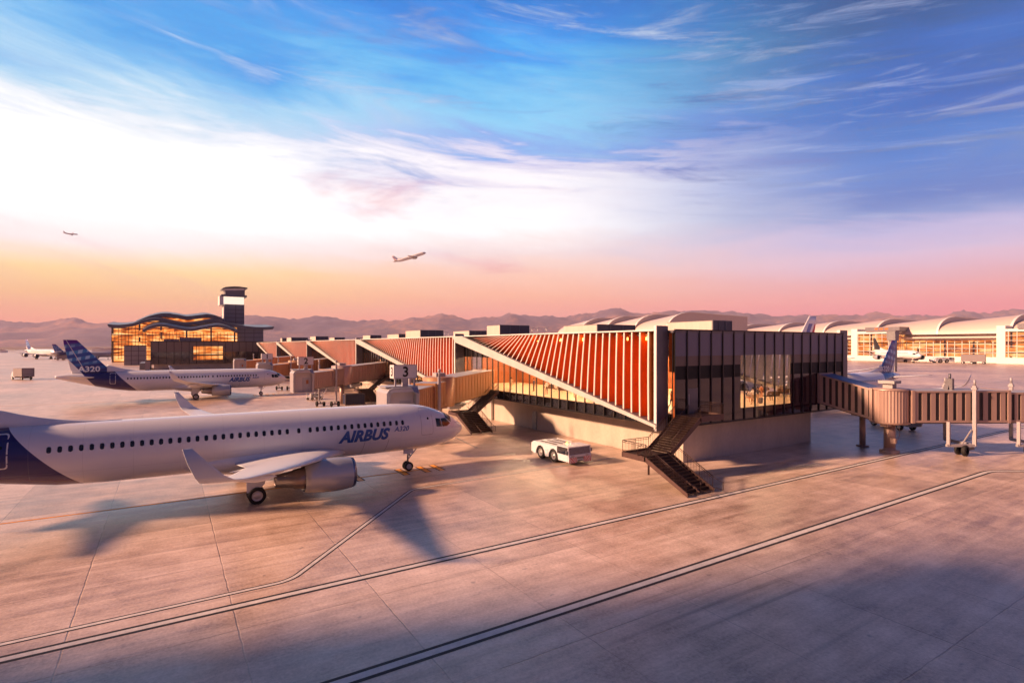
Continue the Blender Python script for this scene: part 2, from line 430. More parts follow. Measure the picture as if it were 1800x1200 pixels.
# ------------------------------------------------------------------ hills
def ridge_mat():
    m, nt, b = newmat('hill_scrub'); co = nt.objco()
    a = nt.noise(co, .0011, 8, .65); c = nt.noise(co, .012, 6, .7)
    f = nt.math('ADD', nt.math('MULTIPLY', a, .6), nt.math('MULTIPLY', c, .4))
    nt.put(b.inputs['Base Color'], nt.ramp(f, [(.38, (.040, .034, .070)), (.5, (.10, .068, .090)), (.60, (.34, .17, .10))]))
    b.inputs['Roughness'].default_value = .95
    return m
M['hill'] = ridge_mat()
prof = [(-700, 568), (-300, 562), (0, 567), (60, 571), (130, 562), (190, 569), (260, 571), (330, 566), (440, 560), (520, 566), (560, 559), (640, 566), (700, 568), (740, 562), (775, 556), (830, 563), (862, 560), (900, 553), (940, 560), (985, 561), (1040, 556), (1085, 549), (1120, 557), (1160, 554), (1230, 551), (1300, 553), (1350, 560), (1420, 556), (1500, 557), (1545, 551), (1610, 557), (1650, 556), (1690, 549), (1740, 553), (1775, 548), (1830, 552), (2100, 546), (2600, 552), (3200, 560)]
def prof_at(px):
    for (a, ya), (b_, yb) in zip(prof, prof[1:]):
        if a <= px <= b_:
            t = (px-a)/(b_-a); t = t*t*(3-2*t); return ya*(1-t)+yb*t
    return 562
g = MB(); NXg, NYg = 760, 46; rings = []
for i in range(NYg+1):
    t = i/NYg; D = 5200+3300*t; row = []
    for k in range(NXg+1):
        px = -1000+4500*k/NXg
        env = math.sin(min(1, t*1.25)*PI/2)**1.35
        if t > .8: env *= max(0, 1-(t-.8)/.2*.9)
        X = (px-CX)/F*D
        q = Vector((X*.0009, D*.0009, 3.3))
        nz = mnoise.fractal(q, 1., 2.1, 6)
        rg = 1-abs(mnoise.fractal(q*1.9, 1., 2.1, 5))*1.3
        rg += .40*(.5-abs(mnoise.fractal(q*7.0, .9, 2.2, 5)))
        h = (HY-prof_at(px))/F*7840*env
        h *= (1 + .33*(rg-.80)*(1-abs(t*1.25-1)) if t < .8 else 1)
        h += nz*120*math.sin(min(1, t*1.25)*PI)
        row.append((X*CC+D*SS, -X*SS+D*CC, max(-30, CAMZ+h-12 if i else -30)))
    rings.append(row)
g.loft(rings, closed=False, caps=False)
o = g.build('hills', 'hill'); tag(o, kind='structure')
# ------------------------------------------------------------------ airliners
# local frame: +x nose, origin on the ground under the nose gear, near side is -y
ST = [(5.30, .03, 3.36), (5.18, .30, 3.37), (4.95, .52, 3.38), (4.5, .86, 3.42), (3.9, 1.16, 3.47), (3.2, 1.44, 3.54), (2.4, 1.68, 3.64), (1.5, 1.87, 3.74), (.4, 1.99, 3.83), (-1.0, 2.05, 3.88),
      (-6, 2.06, 3.89), (-12, 2.06, 3.89), (-18, 2.06, 3.89), (-21.5, 2.05, 3.90), (-24, 1.98, 3.96), (-26.5, 1.78, 4.15), (-29, 1.46, 4.43), (-31.5, 1.06, 4.68), (-33.5, .68, 4.88), (-35, .36, 4.99), (-35.5, .20, 5.02)]
def fus(x):
    if x >= ST[0][0]: return ST[0][1], ST[0][2]
    for a, b in zip(ST, ST[1:]):
        if b[0] <= x <= a[0]:
            t = (a[0]-x)/(a[0]-b[0]); return a[1]*(1-t)+b[1]*t, a[2]*(1-t)+b[2]*t
    return ST[-1][1], ST[-1][2]
def skin(x, z, off=.012, side=-1):
    r, zc = fus(x); t = max(-1, min(1, (z-zc)/r)); rr = r+off
    return (x, side*rr*math.sqrt(1-t*t), zc+rr*t)
def skin_a(x, a, off=.02, side=-1):    # a from the top, radians
    r, zc = fus(x); rr = r+off
    return (x, side*rr*math.sin(a), zc+rr*math.cos(a))
def rrect(cx, cz, w, h, rad, n=4):
    out = []
    for sx, sz, a0 in ((1, 1, 0), (-1, 1, PI/2), (-1, -1, PI), (1, -1, 1.5*PI)):
        for k in range(n+1):
            a = a0+PI/2*k/n
            out.append((cx+sx*(w/2-rad)+rad*math.cos(a), cz+sz*(h/2-rad)+rad*math.sin(a)))
    return out

def fus_mat(name, base, stripe, stripe2):
    m, nt, b = newmat(name); co = nt.objco(); x, y, z = nt.sep(co)
    front = nt.math('ADD', nt.math('ADD', x, nt.math('MULTIPLY', z, .80)), nt.math('MULTIPLY', nt.math('POWER', nt.math('SUBTRACT', 6.2, z), 2.0), -.035))
    fm = nt.math('LESS_THAN', front, -21.6)
    rear = nt.math('ADD', x, nt.math('MULTIPLY', z, .80))
    rm = nt.math('GREATER_THAN', rear, -26.9)
    mask = nt.math('MULTIPLY', fm, rm)
    st = nt.ramp(nt.mapr(z, 1.6, 6.0), [(0, stripe2), (.45, stripe), (1, stripe)])
    v = nt.noise(nt.mapping(co, (.25, 1, 1)), .8, 5, .6)
    bb = nt.mix(nt.mapr(v, .3, .7), tuple(c*.94 for c in base), base)
    fx = nt.math('ABSOLUTE', nt.math('SUBTRACT', nt.math('FRACT', nt.math('DIVIDE', x, 2.65)), .5))
    seam = nt.math('MAXIMUM', nt.math('LESS_THAN', fx, .0035), nt.math('LESS_THAN', nt.math('ABSOLUTE', nt.math('SUBTRACT', z, 3.02)), .010))
    grime = nt.math('MULTIPLY', nt.mapr(z, 2.5, 1.8), nt.mapr(nt.noise(nt.mapping(co, (.5, 2, 2)), 1.6, 6, .7), .42, .7))
    out = nt.mix(nt.math('MULTIPLY', grime, .35), nt.mix(mask, bb, st), (.22, .18, .17))
    nt.put(b.inputs['Base Color'], nt.mix(nt.math('MULTIPLY', seam, .28), out, (.2, .2, .24)))
    b.inputs['Roughness'].default_value = .27; b.inputs['Specular IOR Level'].default_value = .5
    b.inputs['Coat Weight'].default_value = .3; b.inputs['Coat Roughness'].default_value = .12
    return m
def fin_mat(name, style):
    m, nt, b = newmat(name); co = nt.objco(); x, y, z = nt.sep(co)
    if style == 'tri':
        s = nt.math('ADD', x, nt.math('MULTIPLY', z, .62))
        red = nt.math('MULTIPLY', nt.math('GREATER_THAN', s, -28.9), nt.math('LESS_THAN', nt.math('ADD', x, nt.math('MULTIPLY', z, .25)), -30.0))
        redm = nt.math('MULTIPLY', nt.math('LESS_THAN', s, -27.1), nt.math('GREATER_THAN', s, -27.75))
        blue = nt.math('MULTIPLY', nt.math('LESS_THAN', s, -25.3), nt.math('GREATER_THAN', s, -26.4))
        low = nt.math('LESS_THAN', z, 10.8)
        col = nt.mix(nt.math('MULTIPLY', blue, low), (.92, .92, .94), (.10, .18, .50))
        col = nt.mix(nt.math('MULTIPLY', redm, low), col, (.62, .03, .03))
    elif style == 'black':
        col = nt.mix(nt.math('GREATER_THAN', z, 6), (.74, .74, .76), (.01, .01, .014))
    else:
        # woven ribbons of blue on a violet fin
        w1 = nt.node('ShaderNodeTexWave', wave_type='BANDS', bands_direction='Z')
        nt.put(w1.inputs['Vector'], nt.mapping(co, (.5, 1, 1), (0, math.radians(24), 0))); w1.inputs['Scale'].default_value = .27
        w1.inputs['Distortion'].default_value = 7; w1.inputs['Detail'].default_value = 1; w1.inputs['Detail Scale'].default_value = .35
        w2 = nt.node('ShaderNodeTexWave', wave_type='BANDS', bands_direction='X')
        nt.put(w2.inputs['Vector'], nt.mapping(co, (1, 1, .35), (0, math.radians(-28), 0))); w2.inputs['Scale'].default_value = .28
        w2.inputs['Distortion'].default_value = 3.0; w2.inputs['Detail'].default_value = 1; w2.inputs['Detail Scale'].default_value = .4
        a = nt.mapr(w1.outputs[1], .45, .62, smooth=True); c = nt.mapr(w2.outputs[1], .40, .60, smooth=True)
        hz = nt.mapr(z, 6.8, 12.0)
        lightc = (.33, .52, .78) if style == 'blue' else (.30, .36, .60)
        deep = nt.ramp(hz, [(0, (.010, .016, .16)), (.5, (.012, .07, .34)), (.82, (.05, .03, .28)), (1, (.16, .012, .20))])
        midc = nt.ramp(hz, [(0, (.015, .08, .30)), (.55, (.03, .20, .52)), (.9, (.05, .07, .30)), (1, (.13, .02, .18))])
        col = nt.mix(a, deep, midc)
        patch = nt.math('MULTIPLY', nt.math('MULTIPLY', a, c), nt.math('MULTIPLY', nt.mapr(z, 7.4, 8.2), nt.mapr(z, 11.3, 10.4)))
        col = nt.mix(nt.math('MULTIPLY', patch, .8), col, lightc)
        base = nt.math('MULTIPLY', nt.math('LESS_THAN', nt.math('ADD', x, nt.math('MULTIPLY', z, .80)), -26.9), nt.math('LESS_THAN', z, 8.6))
        col = nt.mix(base, col, (.70, .70, .73))
        frontw = nt.math('GREATER_THAN', nt.math('ADD', x, nt.math('MULTIPLY', z, .80)), -21.75)
        frontw = nt.math('MULTIPLY', frontw, nt.math('LESS_THAN', z, 7.2))
        col = nt.mix(frontw, col, (.72, .73, .76))
        hinge = nt.math('ABSOLUTE', nt.math('ADD', nt.math('ADD', x, nt.math('MULTIPLY', z, .48)), 28.1))
        col = nt.mix(nt.math('LESS_THAN', hinge, .05), col, (.60, .55, .55))
    nt.put(b.inputs['Base Color'], col)
    b.inputs['Roughness'].default_value = .3
    return m
M['fus_a'] = fus_mat('fuselage_white_navy', (.68, .68, .72), (.010, .008, .105), (.045, .006, .10))
M['fus_b'] = fus_mat('fuselage_white', (.74, .74, .76), (.74, .74, .76), (.74, .74, .76))
M['fus_grey'] = fus_mat('fuselage_grey_navy', (.30, .29, .36), (.03, .015, .09), (.05, .01, .08))
M['fin_a'] = fin_mat('fin_blue_ribbons', 'blue'); M['fin_v'] = fin_mat('fin_violet_ribbons', 'violet')
M['fin_tri'] = fin_mat('fin_tricolour', 'tri'); M['fin_black'] = fin_mat('fin_black', 'black')

def foil(xl, c, y, z, th, n=9, up=(0, 0, 1)):
    """closed aerofoil ring, leading edge at xl, chord c towards -x"""
    ups = []; los = []
    for k in range(n):
        t = .5*(1-math.cos(PI*k/(n-1)))
        yt = 5*th*(.2969*math.sqrt(t)-.126*t-.3516*t*t+.2843*t**3-.1015*t**4)*c
        ups.append((t, yt)); los.append((t, -yt*.72))
    pts = ups+los[-2:0:-1]
    return [(xl-t*c, y+up[1]*h, z+up[2]*h) for t, h in pts]

def fin_half(x, z):
    t = (z-5.6)/(12.05-5.6); le = -26.6-5.7*t; te = -33.1-1.3*t
    if x > le: return .06
    c = le-te; s = min(1, max(0, (le-x)/c)); th = .085
    return 5*th*(.2969*math.sqrt(s)-.126*s-.3516*s*s+.2843*s**3-.1015*s**4)*c

def make_airliner(fusm, finm, detail=2, engines=1, wings='tips', text=True, near=(-1,)):
    root = thing('airliner', (0, 0, 0), 'white airliner', 'airliner')
    body_n = 40 if detail > 1 else 20
    # fuselage
    mb = MB(); rings = []
    xs = [s[0] for s in ST[:10]]+[-1-k*1.2 for k in range(1, 17)]+[s[0] for s in ST[13:]]
    dense = []
    for a, b in zip(xs, xs[1:]): dense += [a, (a+b)/2]
    dense.append(xs[-1])
    for x in dense:
        r, zc = fus(x)
        # smooth the nose with a local average
        if x > -2:
            r2 = sum(fus(x+dx)[0] for dx in (-.3, 0, .3))/3 if x < 4.6 else r
            r = r2
        rings.append([(x, r*math.cos(2*PI*k/body_n), zc+r*math.sin(2*PI*k/body_n)) for k in range(body_n)])
    mb.loft(rings)
    mb.build('fuselage', fusm, root)
    # belly fairing
    mb = MB(); rings = []
    for k in range(15):
        t = k/14; x = -5.4-12.4*t; e = math.sin(PI*t)**.45 if 0 < t < 1 else .05
        rings.append([(x, (2.06*.85+.38*e)*math.cos(a)*1.0*(.55+.45*e), 2.62-.05+(1.32*e)*math.sin(a)*(.93 if math.sin(a) < 0 else .75)) for a in [2*PI*j/28 for j in range(28)]])
    mb.loft(rings); mb.build('wing_fairing', 'white', root)
    if detail > 0:
        # cabin windows, near side
        wx = [-1.35-.74*k for k in range(31)]
        if detail > 1:
            for side in near:
                for k in range(43):
                    x = -1.22-.533*(k if k < 15 else (14+1.55 if k == 15 else k+1.1))
                    mb = MB(); mb.poly([skin(px_, pz_, .014, side) for px_, pz_ in rrect(x, 4.52, .23, .38, .10, 3)])
                    mb.build('cabin_window', 'windowdark', root)
                # doors : outline strips
                def ring_door(cx, z0, z1, w_, m_, t=.035, hole=True):
                    mb = MB(); out = rrect(cx, (z0+z1)/2, w_, z1-z0, .16, 3); inn = rrect(cx, (z0+z1)/2, w_-2*t, z1-z0-2*t, .13, 3)
                    # subdivide the long sides so that the outline follows the hull
                    def dens(P):
                        R = []
                        for a, b in zip(P, P[1:]+P[:1]):
                            for j in range(4): R.append((a[0]+(b[0]-a[0])*j/4, a[1]+(b[1]-a[1])*j/4))
                        return R
                    O = [skin(a, b, .010, side) for a, b in dens(out)]; I = [skin(a, b, .010, side) for a, b in dens(inn)]
                    n = len(O); mb.add(O+I, [(k, (k+1) % n, (k+1) % n+n, k+n) for k in range(n)])
                    d_ = mb.build('cabin_door', m_, root)
                    if hole:
                        mb = MB(); mb.poly([skin(a, b, .016, side) for a, b in rrect(cx+.12, (z0+z1)/2+.25, .17, .20, .08, 3)])
                        mb.build('door_window', 'windowdark', d_)
                ring_door(1.05, 3.30, 5.55, 1.15, 'line', .022)
                ring_door(-26.6, 3.55, 5.62, .95, 'outline', .07)
                # cargo hatch seam
                for xx in (-2.6, -4.6):
                    mb = MB(); P = [skin(xx+.18*j/6, 2.0+1.25*j/6, .011, side) for j in range(7)]; Q = [skin(xx+.03+.18*j/6, 2.0+1.25*j/6, .011, side) for j in range(7)]
                    for j in range(6): mb.poly([P[j], P[j+1], Q[j+1], Q[j]])
                    mb.build('cargo_hatch_seam', 'line', root)
        else:
            mb = MB()
            for side in (-1,):
                for x in wx: mb.poly([skin(a, b, .02, side) for a, b in rrect(x, 4.52, .30, .42, .1, 2)])
            mb.build('cabin_window_row', 'windowdark', root)
        # flight deck glazing
        panes = [[(1.95, 1.02), (2.45, 1.00), (2.55, 1.42), (1.98, 1.44)],
                 [(2.53, .98), (3.05, .86), (3.55, 1.16), (3.15, 1.36), (2.62, 1.42)],
                 [(3.12, .82), (3.28, .10), (3.92, .14), (3.66, 1.06)]]
        for side in (-1, 1):
            for P in panes:
                if detail < 2 and side == 1: continue
                mb = MB(); N = 5
                cxp = sum(p[0] for p in P)/len(P); cap = sum(p[1] for p in P)/len(P)
                c = skin_a(cxp, cap, .022, side)
                ringp = []
                for a, b in zip(P, P[1:]+P[:1]):
                    for j in range(3): ringp.append((a[0]+(b[0]-a[0])*j/3, a[1]+(b[1]-a[1])*j/3))
                half = [skin_a((a+cxp)/2, (b+cap)/2, .022, side) for a, b in ringp]
                full = [skin_a(a, b, .018, side) for a, b in ringp]; n = len(full)
                mb.add([c]+half+full, [(0, 1+k, 1+(k+1) % n) for k in range(n)]+[(1+k, 1+n+k, 1+n+(k+1) % n, 1+(k+1) % n) for k in range(n)])
                mb.build('cockpit_window', 'windowdark', root)
    if text and detail > 1:
        for side in near:
            text_obj('lettering', 'AIRBUS', 1.20, lambda a, b: skin(-6.45+a*.97, 3.32+b, .016, side), 'letter', root, .32, .062, .22, 1.03)
            text_obj('lettering', 'A320', .56, lambda a, b: skin(-1.98+a*1.0, 3.84+b, .016, side), 'letter', root, .30, .008, .15, 1.04)
    # fin
    mb = MB(); rings = []
    for k in range(9):
        t = k/8; z = 5.35+(12.05-5.35)*t; le = -26.4-5.9*t; te = -33.0-1.4*t
        if t < .22: le += (1-t/.22)**2*1.9
        rings.append(foil(le, le-te, 0, z, .085 if t < .98 else .07, 11, (0, 1, 0)))
    mb2 = MB()
    mb.loft(rings)
    # dorsal fillet
    rr = []
    for k in range(9):
        t = k/8; x = -20.6-7.0*t; h = .02+1.35*t**2.3; wd = .10+.16*t
        zb = fus(x)[1]+fus(x)[0]
        rr.append([(x, wd*1.6, zb-.25), (x, wd, zb+h*.35), (x, wd*.35, zb+h*.9), (x, 0, zb+h), (x, -wd*.35, zb+h*.9), (x, -wd, zb+h*.35), (x, -wd*1.6, zb-.25)])
    fin = mb.build('tail_fin', finm, root)
    mb2.loft(rr); mb2.build('dorsal_fillet', 'white', root)
    if text and detail > 0:
        for side in ((-1,) if detail > 1 else (-1,)):
            text_obj('lettering', 'A320', 1.42, lambda a, b: (-32.1+a*1.12, -max(fin_half(-32.1+a*1.12, 5.85+b), .05)-.02 if True else 0, 5.98+b), 'letterw', fin, 0, .03, .3)
    # stabilisers
    for side in (-1, 1):
        mb = MB(); rings = []
        for k in range(5):
            t = k/4; y = .5+5.8*t
            rings.append(foil(-29.0-3.4*t, 3.9-2.5*t, side*y, 4.78+.62*t, .10))
        mb.loft(rings); mb.build('tailplane', 'white', root)
    # wings
    for side in (-1, 1):
        mb = MB(); rings = []
        W = [(1.6, -5.9, 8.0, 2.42, .135), (3.0, -7.0, 6.9, 2.62, .125), (6.4, -8.95, 4.75, 3.02, .115), (9.5, -10.75, 3.75, 3.42, .11), (13, -12.8, 2.55, 3.95, .095), (16.0, -14.6, 1.75, 4.42, .085), (16.7, -15.02, 1.58, 4.58, .08)]
        if wings == 'tips': W2 = [(17.0, -15.30, 1.45, 4.68, .08, .5), (17.2, -15.75, 1.18, 4.98, .07, .9), (17.38, -16.4, .82, 5.65, .06, 1), (17.52, -17.05, .38, 6.4, .06, 1)]
        else: W2 = [(17.6, -15.5, 1.3, 4.8, .09, 0)]
        for y, xl, c, z, th in W: rings.append(foil(xl, c, side*y, z, th, 11))
        for y, xl, c, z, th, k in W2:
            rings.append(foil(xl, c, side*y, z, th, 11, (0, -side*k, 1-k*.8)))
        mb.loft(rings); wg = mb.build('wing', 'white', root)
        if detail > 0:
            for y, xf, zf, L in ((4.6, -12.7, 2.55, 3.2), (8.2, -13.0, 3.0, 2.8), (11.6, -14.0, 3.5, 2.3)):
                mb = MB(); mb.lathe([(-L*k/8, .22*math.sin(PI*(k/8)**.8)+.01) for k in range(9)], (xf+1.4, side*y, zf-.08), 'x', 10); mb.build('flap_fairing', 'white', wg)
    # engines
    epos = [(-5.78, -6.5, 1.78)] if engines == 1 else [(-5.9, -7.0, 1.9), (-10.4, -9.7, 2.4)]
    for side in (-1, 1):
        for (ey, ex, ez) in epos:
            e = MB(); c = (ex, side*abs(ey), ez)
            e.lathe([(-.02, .90), (.04, .97), (0.02, 1.03), (-.2, 1.10)], c, 'x', 32, 1)
            e.lathe([(-.2, 1.10), (-.7, 1.16), (-1.4, 1.19), (-2.3, 1.15), (-3.0, 1.08), (-3.45, 1.00), (-3.44, .95), (-2.8, .93)], c, 'x', 32, 0)
            e.lathe([(-.02, .90), (-.5, .86), (-1.1, .86)], c, 'x', 32, 0)
            eng = e.build('engine', ['engine', 'lip'], root)
            mb = MB(); mb.lathe([(-1.1, .86), (-1.05, .3), (-.75, .05), (-.7, .0)], c, 'x', 20); mb.build('fan', 'black', eng)
            mb = MB(); mb.lathe([(-2.7, .80), (-3.5, .74), (-4.1, .66), (-4.12, .60), (-5.3, .42), (-5.25, .36), (-4.6, .3)], c, 'x', 24); mb.build('exhaust_nozzle', 'nozzle', eng)
            mb = MB()
            zt = ez+1.15; zw = ez+1.72 if engines == 1 else ez+1.6
            pr = []
            for k in range(6):
                t = k/5; x = ex-.75-6.0*t; wd = .24*math.sin(PI*min(.98, .12+t*.86))+.03
                z0 = ez+1.02-.35*max(0, t-.45); z1 = ez+1.10+.12*min(1, t*1.9)
                pr.append([(x, c[1]-wd, z0), (x, c[1]-wd, z1-.08), (x, c[1]-wd*.4, z1), (x, c[1]+wd*.4, z1), (x, c[1]+wd, z1-.08), (x, c[1]+wd, z0)])
            mb.loft(pr); mb.build('pylon', 'white', eng)
    # landing gear
    def wheel(parent, c, r, w_, det=True):
        mb = MB(); mb.lathe([(-w_/2, r*.62), (-w_/2, r*.9), (-w_*.36, r), (w_*.36, r), (w_/2, r*.9), (w_/2, r*.62)], c, 'y', 24)
        wl = mb.build('wheel', 'rubber', parent)
        if det:
            mb = MB(); mb.lathe([(-w_*.42, .02), (-w_*.46, r*.28), (-w_*.40, r*.35), (-w_*.40, r*.56), (-w_*.47, r*.62), (w_*.47, r*.62), (w_*.40, r*.5), (w_*.42, .02)], c, 'y', 18)
            mb.build('rim', 'rim', wl)
    g_ = MB(); g_.tube((0, 0, .45), (0.0, 0, 2.1), .085, 10); g_.tube((0, -.28, .40), (0, .28, .40), .06, 8); g_.bar((.05, 0, 1.0), (.9, 0, 1.95), .09, .09)
    g_.box(.12, .20, -.12, .12, 1.25, 1.45)
    ng = g_.build('nose_gear', 'galv', root)
    for s_ in (-1, 1): wheel(ng, (0, s_*.25, .39), .39, .22, detail > 1)
    mb = MB(); mb.box(-.55, .35, -.42, -.38, 1.55, 2.05); mb.build('gear_door', 'white', ng)
    for side in (-1, 1):
        g_ = MB(); g_.tube((-12.7, side*3.8, .55), (-12.7, side*3.7, 2.6), .13, 10); g_.tube((-12.7, side*3.4, .56), (-12.7, side*4.2, .56), .09, 8)
        g_.bar((-12.7, side*3.75, 1.1), (-12.6, side*2.6, 2.3), .12, .12)
        mg = g_.build('main_gear', 'galv', root)
        for s_ in (-1, 1): wheel(mg, (-12.7, side*3.8+s_*.40, .58), .58, .40, detail > 1)
        mb = MB(); mb.prism([(-13.35, side*4.18, .85), (-12.75, side*4.18, .55 if False else .80), (-12.2, side*4.18, 1.35), (-11.9, side*4.18, 2.75), (-13.4, side*4.18, 2.75)], (0, side*.05, 0))
        mb.build('gear_door', 'white', mg)
    return root

NOSE_U, NOSE_V = 18.0, 45.9
plane1 = make_airliner('fus_a', 'fin_a', 2)
plane1.location = (NOSE_U, NOSE_V, 0)
rename_label(plane1, 'large white airliner nearest the camera, its tail cut off by the left edge', 'white airliners with blue lettering at the pier')
plane2 = copy_tree(plane1); plane2.location = (17.7, 133.0, 0)
rename_label(plane2, 'white airliner with blue ribbon fin, second nearest, seen whole from nose to tail')
plane4 = copy_tree(plane1, skip=('lettering', 'cabin_door', 'cargo_hatch_seam', 'cabin_window', 'cabin_window_row'))
plane4.location = (89.6, 52.0, 0); plane4.rotation_euler = (0, 0, PI)
# lettering and windows for its visible (port) side
for ch in list(plane4.children):
    if ch.name.startswith('tail_fin'):
        text_obj('lettering', 'A320', 1.42, lambda a, b: (-27.2-a*1.12, max(fin_half(-27.2-a*1.12, 5.85+b), .05)+.02, 5.98+b), 'letterw', ch, 0, .03, .3)
for k in range(34):
    x = -1.35-.70*k
    if k in (13, 16, 18) or x > -12: continue
    mb = MB(); mb.poly([skin(a, b, .014, 1) for a, b in rrect(x, 4.52, .25, .40, .11, 3)]); mb.build('cabin_window', 'windowdark', plane4)
rename_label(plane4, 'white airliner whose blue fin and rear rise behind the grey jet bridge at right')

# far airliners
pA = make_airliner('fus_grey', 'fin_v', 1)
pA.location = ground(201, 631.5); pA.rotation_euler = (0, 0, math.radians(-3)); 
pA.location.x -= 4
rename_label(pA, 'grey airliner with violet fin parked far off, partly behind the nearer blue fin', 'airliners parked far out on the apron')
pQ = make_airliner('fus_b', 'fin_a', 1, engines=2, wings='plain', text=False)
pQ.location = ground(97, 631); pQ.scale = (1.3, 1.3, 1.35)
rename_label(pQ, 'white four engined airliner with a blue patterned fin parked farthest left', 'airliners parked far out on the apron')
hd = math.radians(-57)
pQ.rotation_euler = (0, 0, hd)
pR = make_airliner('fus_b', 'fin_black', 1, engines=2, wings='plain', text=False)
pR.location = ground(1606, 637.7); pR.scale = (1.3, 1.3, 1.35); pR.rotation_euler = (0, 0, math.radians(-127))
text_obj('lettering', 'A350', 1.9, lambda a, b: (-33.6-b*.9+ (3.4-a)*.30 - .2, .30, 11.2-a*1.1), 'letterw', [c for c in pR.children if c.name.startswith('tail_fin')][0], 0, .03, .6)
rename_label(pR, 'white four engined airliner with a black fin parked in front of the right terminal', 'airliners parked far out on the apron')
pT = make_airliner('fus_b', 'fin_tri', 1, text=False, wings='plain')
pT.scale = (1.5, 1.5, 1.5)
ctr = at(1428, 600, 132); pT.rotation_euler = (0, 0, math.radians(180))
pT.location = (ctr.x-33.2*1.5, ctr.y, 0)
rename_label(pT, 'airliner hidden behind the pier roof, only its white fin with red and blue stripes showing', 'airliners parked far out on the apron')

def fly(src, px, py, D, yaw, pitch, bank, sc, label):
    o = copy_tree(src, skip=('nose_gear', 'main_gear'))
    p = at(px, py, D)
    R = Matrix.Rotation(yaw, 4, 'Z') @ Matrix.Rotation(-pitch, 4, 'Y') @ Matrix.Rotation(bank, 4, 'X')
    c = R @ Vector((-15*sc, 0, 4*sc)); o.rotation_euler = R.to_euler(); o.scale = (sc,)*3; o.location = p-c
    rename_label(o, label, 'airliners in the air'); return o
vr = -math.atan2(SS, CC)
f1_ = fly(pT, 720, 452.5, 640, vr+math.radians(8), math.radians(19), math.radians(3), .98, 'airliner with red and blue fin climbing to the right in the sky')
f2_ = fly(pT, 124, 411, 1750, vr+math.radians(14), math.radians(-2), math.radians(26), 1.0, 'tiny faint airliner banking high in the sky at the far left')
# ------------------------------------------------------------------ pier building
pier = thing('pier_building', (41, 33.5, 0), 'long low pier building with sloping terracotta louvre screens and a dark glazed end', 'airport pier')
PX, PY = 41.0, 33.5
class PB(MB):       # builds in world coordinates, stores in pier-local ones
    def build(s, name, mats, parent=None, bev=0):
        if parent is None: parent = pier
        off = (PX, PY, 0)
        s.v = [(a-off[0], b-off[1], c-off[2]) for a, b, c in s.v]
        return MB.build(s, name, mats, parent, bev)
X0, X1 = 38.1, 66.5
Y0, Y1 = 33.5, 297.0
ZB, ZF, ZT = 3.72, 4.85, 12.35
b = PB(); b.box(41, 62.5, 35, Y1, 0, ZB-.02); plinth = b.build('plinth_wall', 'plinth')
b = PB(); b.box(40.90, 41.03, 59.0, 59.95, 0, 2.35); dr = b.build('service_door', 'grey')
b = PB(); b.box(40.86, 40.92, 59.12, 59.2, 1.0, 1.12); b.build('handle', 'galv', dr)
b = PB(); b.box(40.55, 40.85, 70.2, 70.5, 0, ZB); b.build('column', 'lightmetal')
b = PB(); b.box(X0+.12, X1-.1, Y0+.12, Y1, ZB, ZF-.02); b.box(X0+.06, X1, Y0+.06, Y1, ZB-.02, ZB+.10, 1)
b.build('floor_slab', ['blackglass', 'mullion'])
b = PB(); b.box(X0+.3, X1-.3, Y0+.3, Y1, ZF-.02, ZF); b.build('floor', 'floor')
b = PB(); b.box(X0-.2, X1+.2, Y0-.05, Y1, ZT-.22, ZT); b.box(X0+.3, X1-.3, Y0+.3, Y1, 10.05, 10.15, 1); b.build('roof', ['slate', 'ceil'])
# ceiling lamps
for k in range(9):
    yy = 38.5+7.0*k
    for xx in (41.0, 46.5, 52.5, 58.5):
        if k > 4 and xx > 47: continue
        b = PB(); b.box(xx, xx+2.2, yy, yy+.5, 10.0, 10.045); b.build('ceiling_lamp', 'ceillamp')
# inner core walls and portals
b = PB(); b.box(60.5, 60.9, 46, 60, ZF, 10.05); b.box(50, 50.5, 62.5, 78, ZF, 10.05); b.box(43.2, 50, 77.6, 78, ZF, 10.05); b.box(44.5, 44.8, 84, Y1, ZF, 10.05)
b.build('timber_wall', 'wood')
b = PB(); b.box(46.2, 49.5, 63.0, 63.4, ZF, 9.0); b.box(46.2, 46.6, 58.8, 63.0, ZF, 9.0); b.build('white_partition', 'cream')
# side glazing and its mullions, one set for each bay
LOWS = [34.4, 74.3, 125.0, 177.0, 232.2]; APEX = [72.9, 123.6, 175.6, 230.7, 286.4]
def diag_z(i, y): return 3.9+(12.2-3.9)*(y-LOWS[i])/(APEX[i]-LOWS[i])
starts = [Y0]+[a+1.0 for a in APEX[:-1]]; ends = [a+1.0 for a in APEX[:-1]]+[Y1]
for i in range(5):
    a, e = starts[i], ends[i]
    b = PB(); 
    if i == 0: b.box(X0+.04, X0+.07, a+.1, e, ZB+.1, ZT-.25)
    else: b.box(X0+.04, X0+.07, a, e, ZB+.1, ZT-.25)
    b.build('side_glazing', 'clear')
    b = PB(); k = 0; y = a+.1
    while y < e-.3:
        top = min(ZT-.25, diag_z(i, y)+.2) if LOWS[i] < y < APEX[i] else ZT-.25
        if y < 34: top = ZT-.25
        b.box(X0-.06, X0+.05, y, y+.09, ZB, top); b.box(X0-.09, X0-.06, y+.01, y+.07, ZB, top, 1)
        y += 1.52; k += 1
    b.box(X0-.05, X0+.06, a+.1, e, ZB-.03, ZB+.09)
    b.build('glazing_frame', ['mullion', 'mullionlit'])
    # opaque head panel behind the upper part of the glass
    b = PB(); b.box(X0+.2, X0+.35, a+.1 if i else LOWS[0]+1, e, 9.3, ZT-.25); b.build('head_panel', 'black')
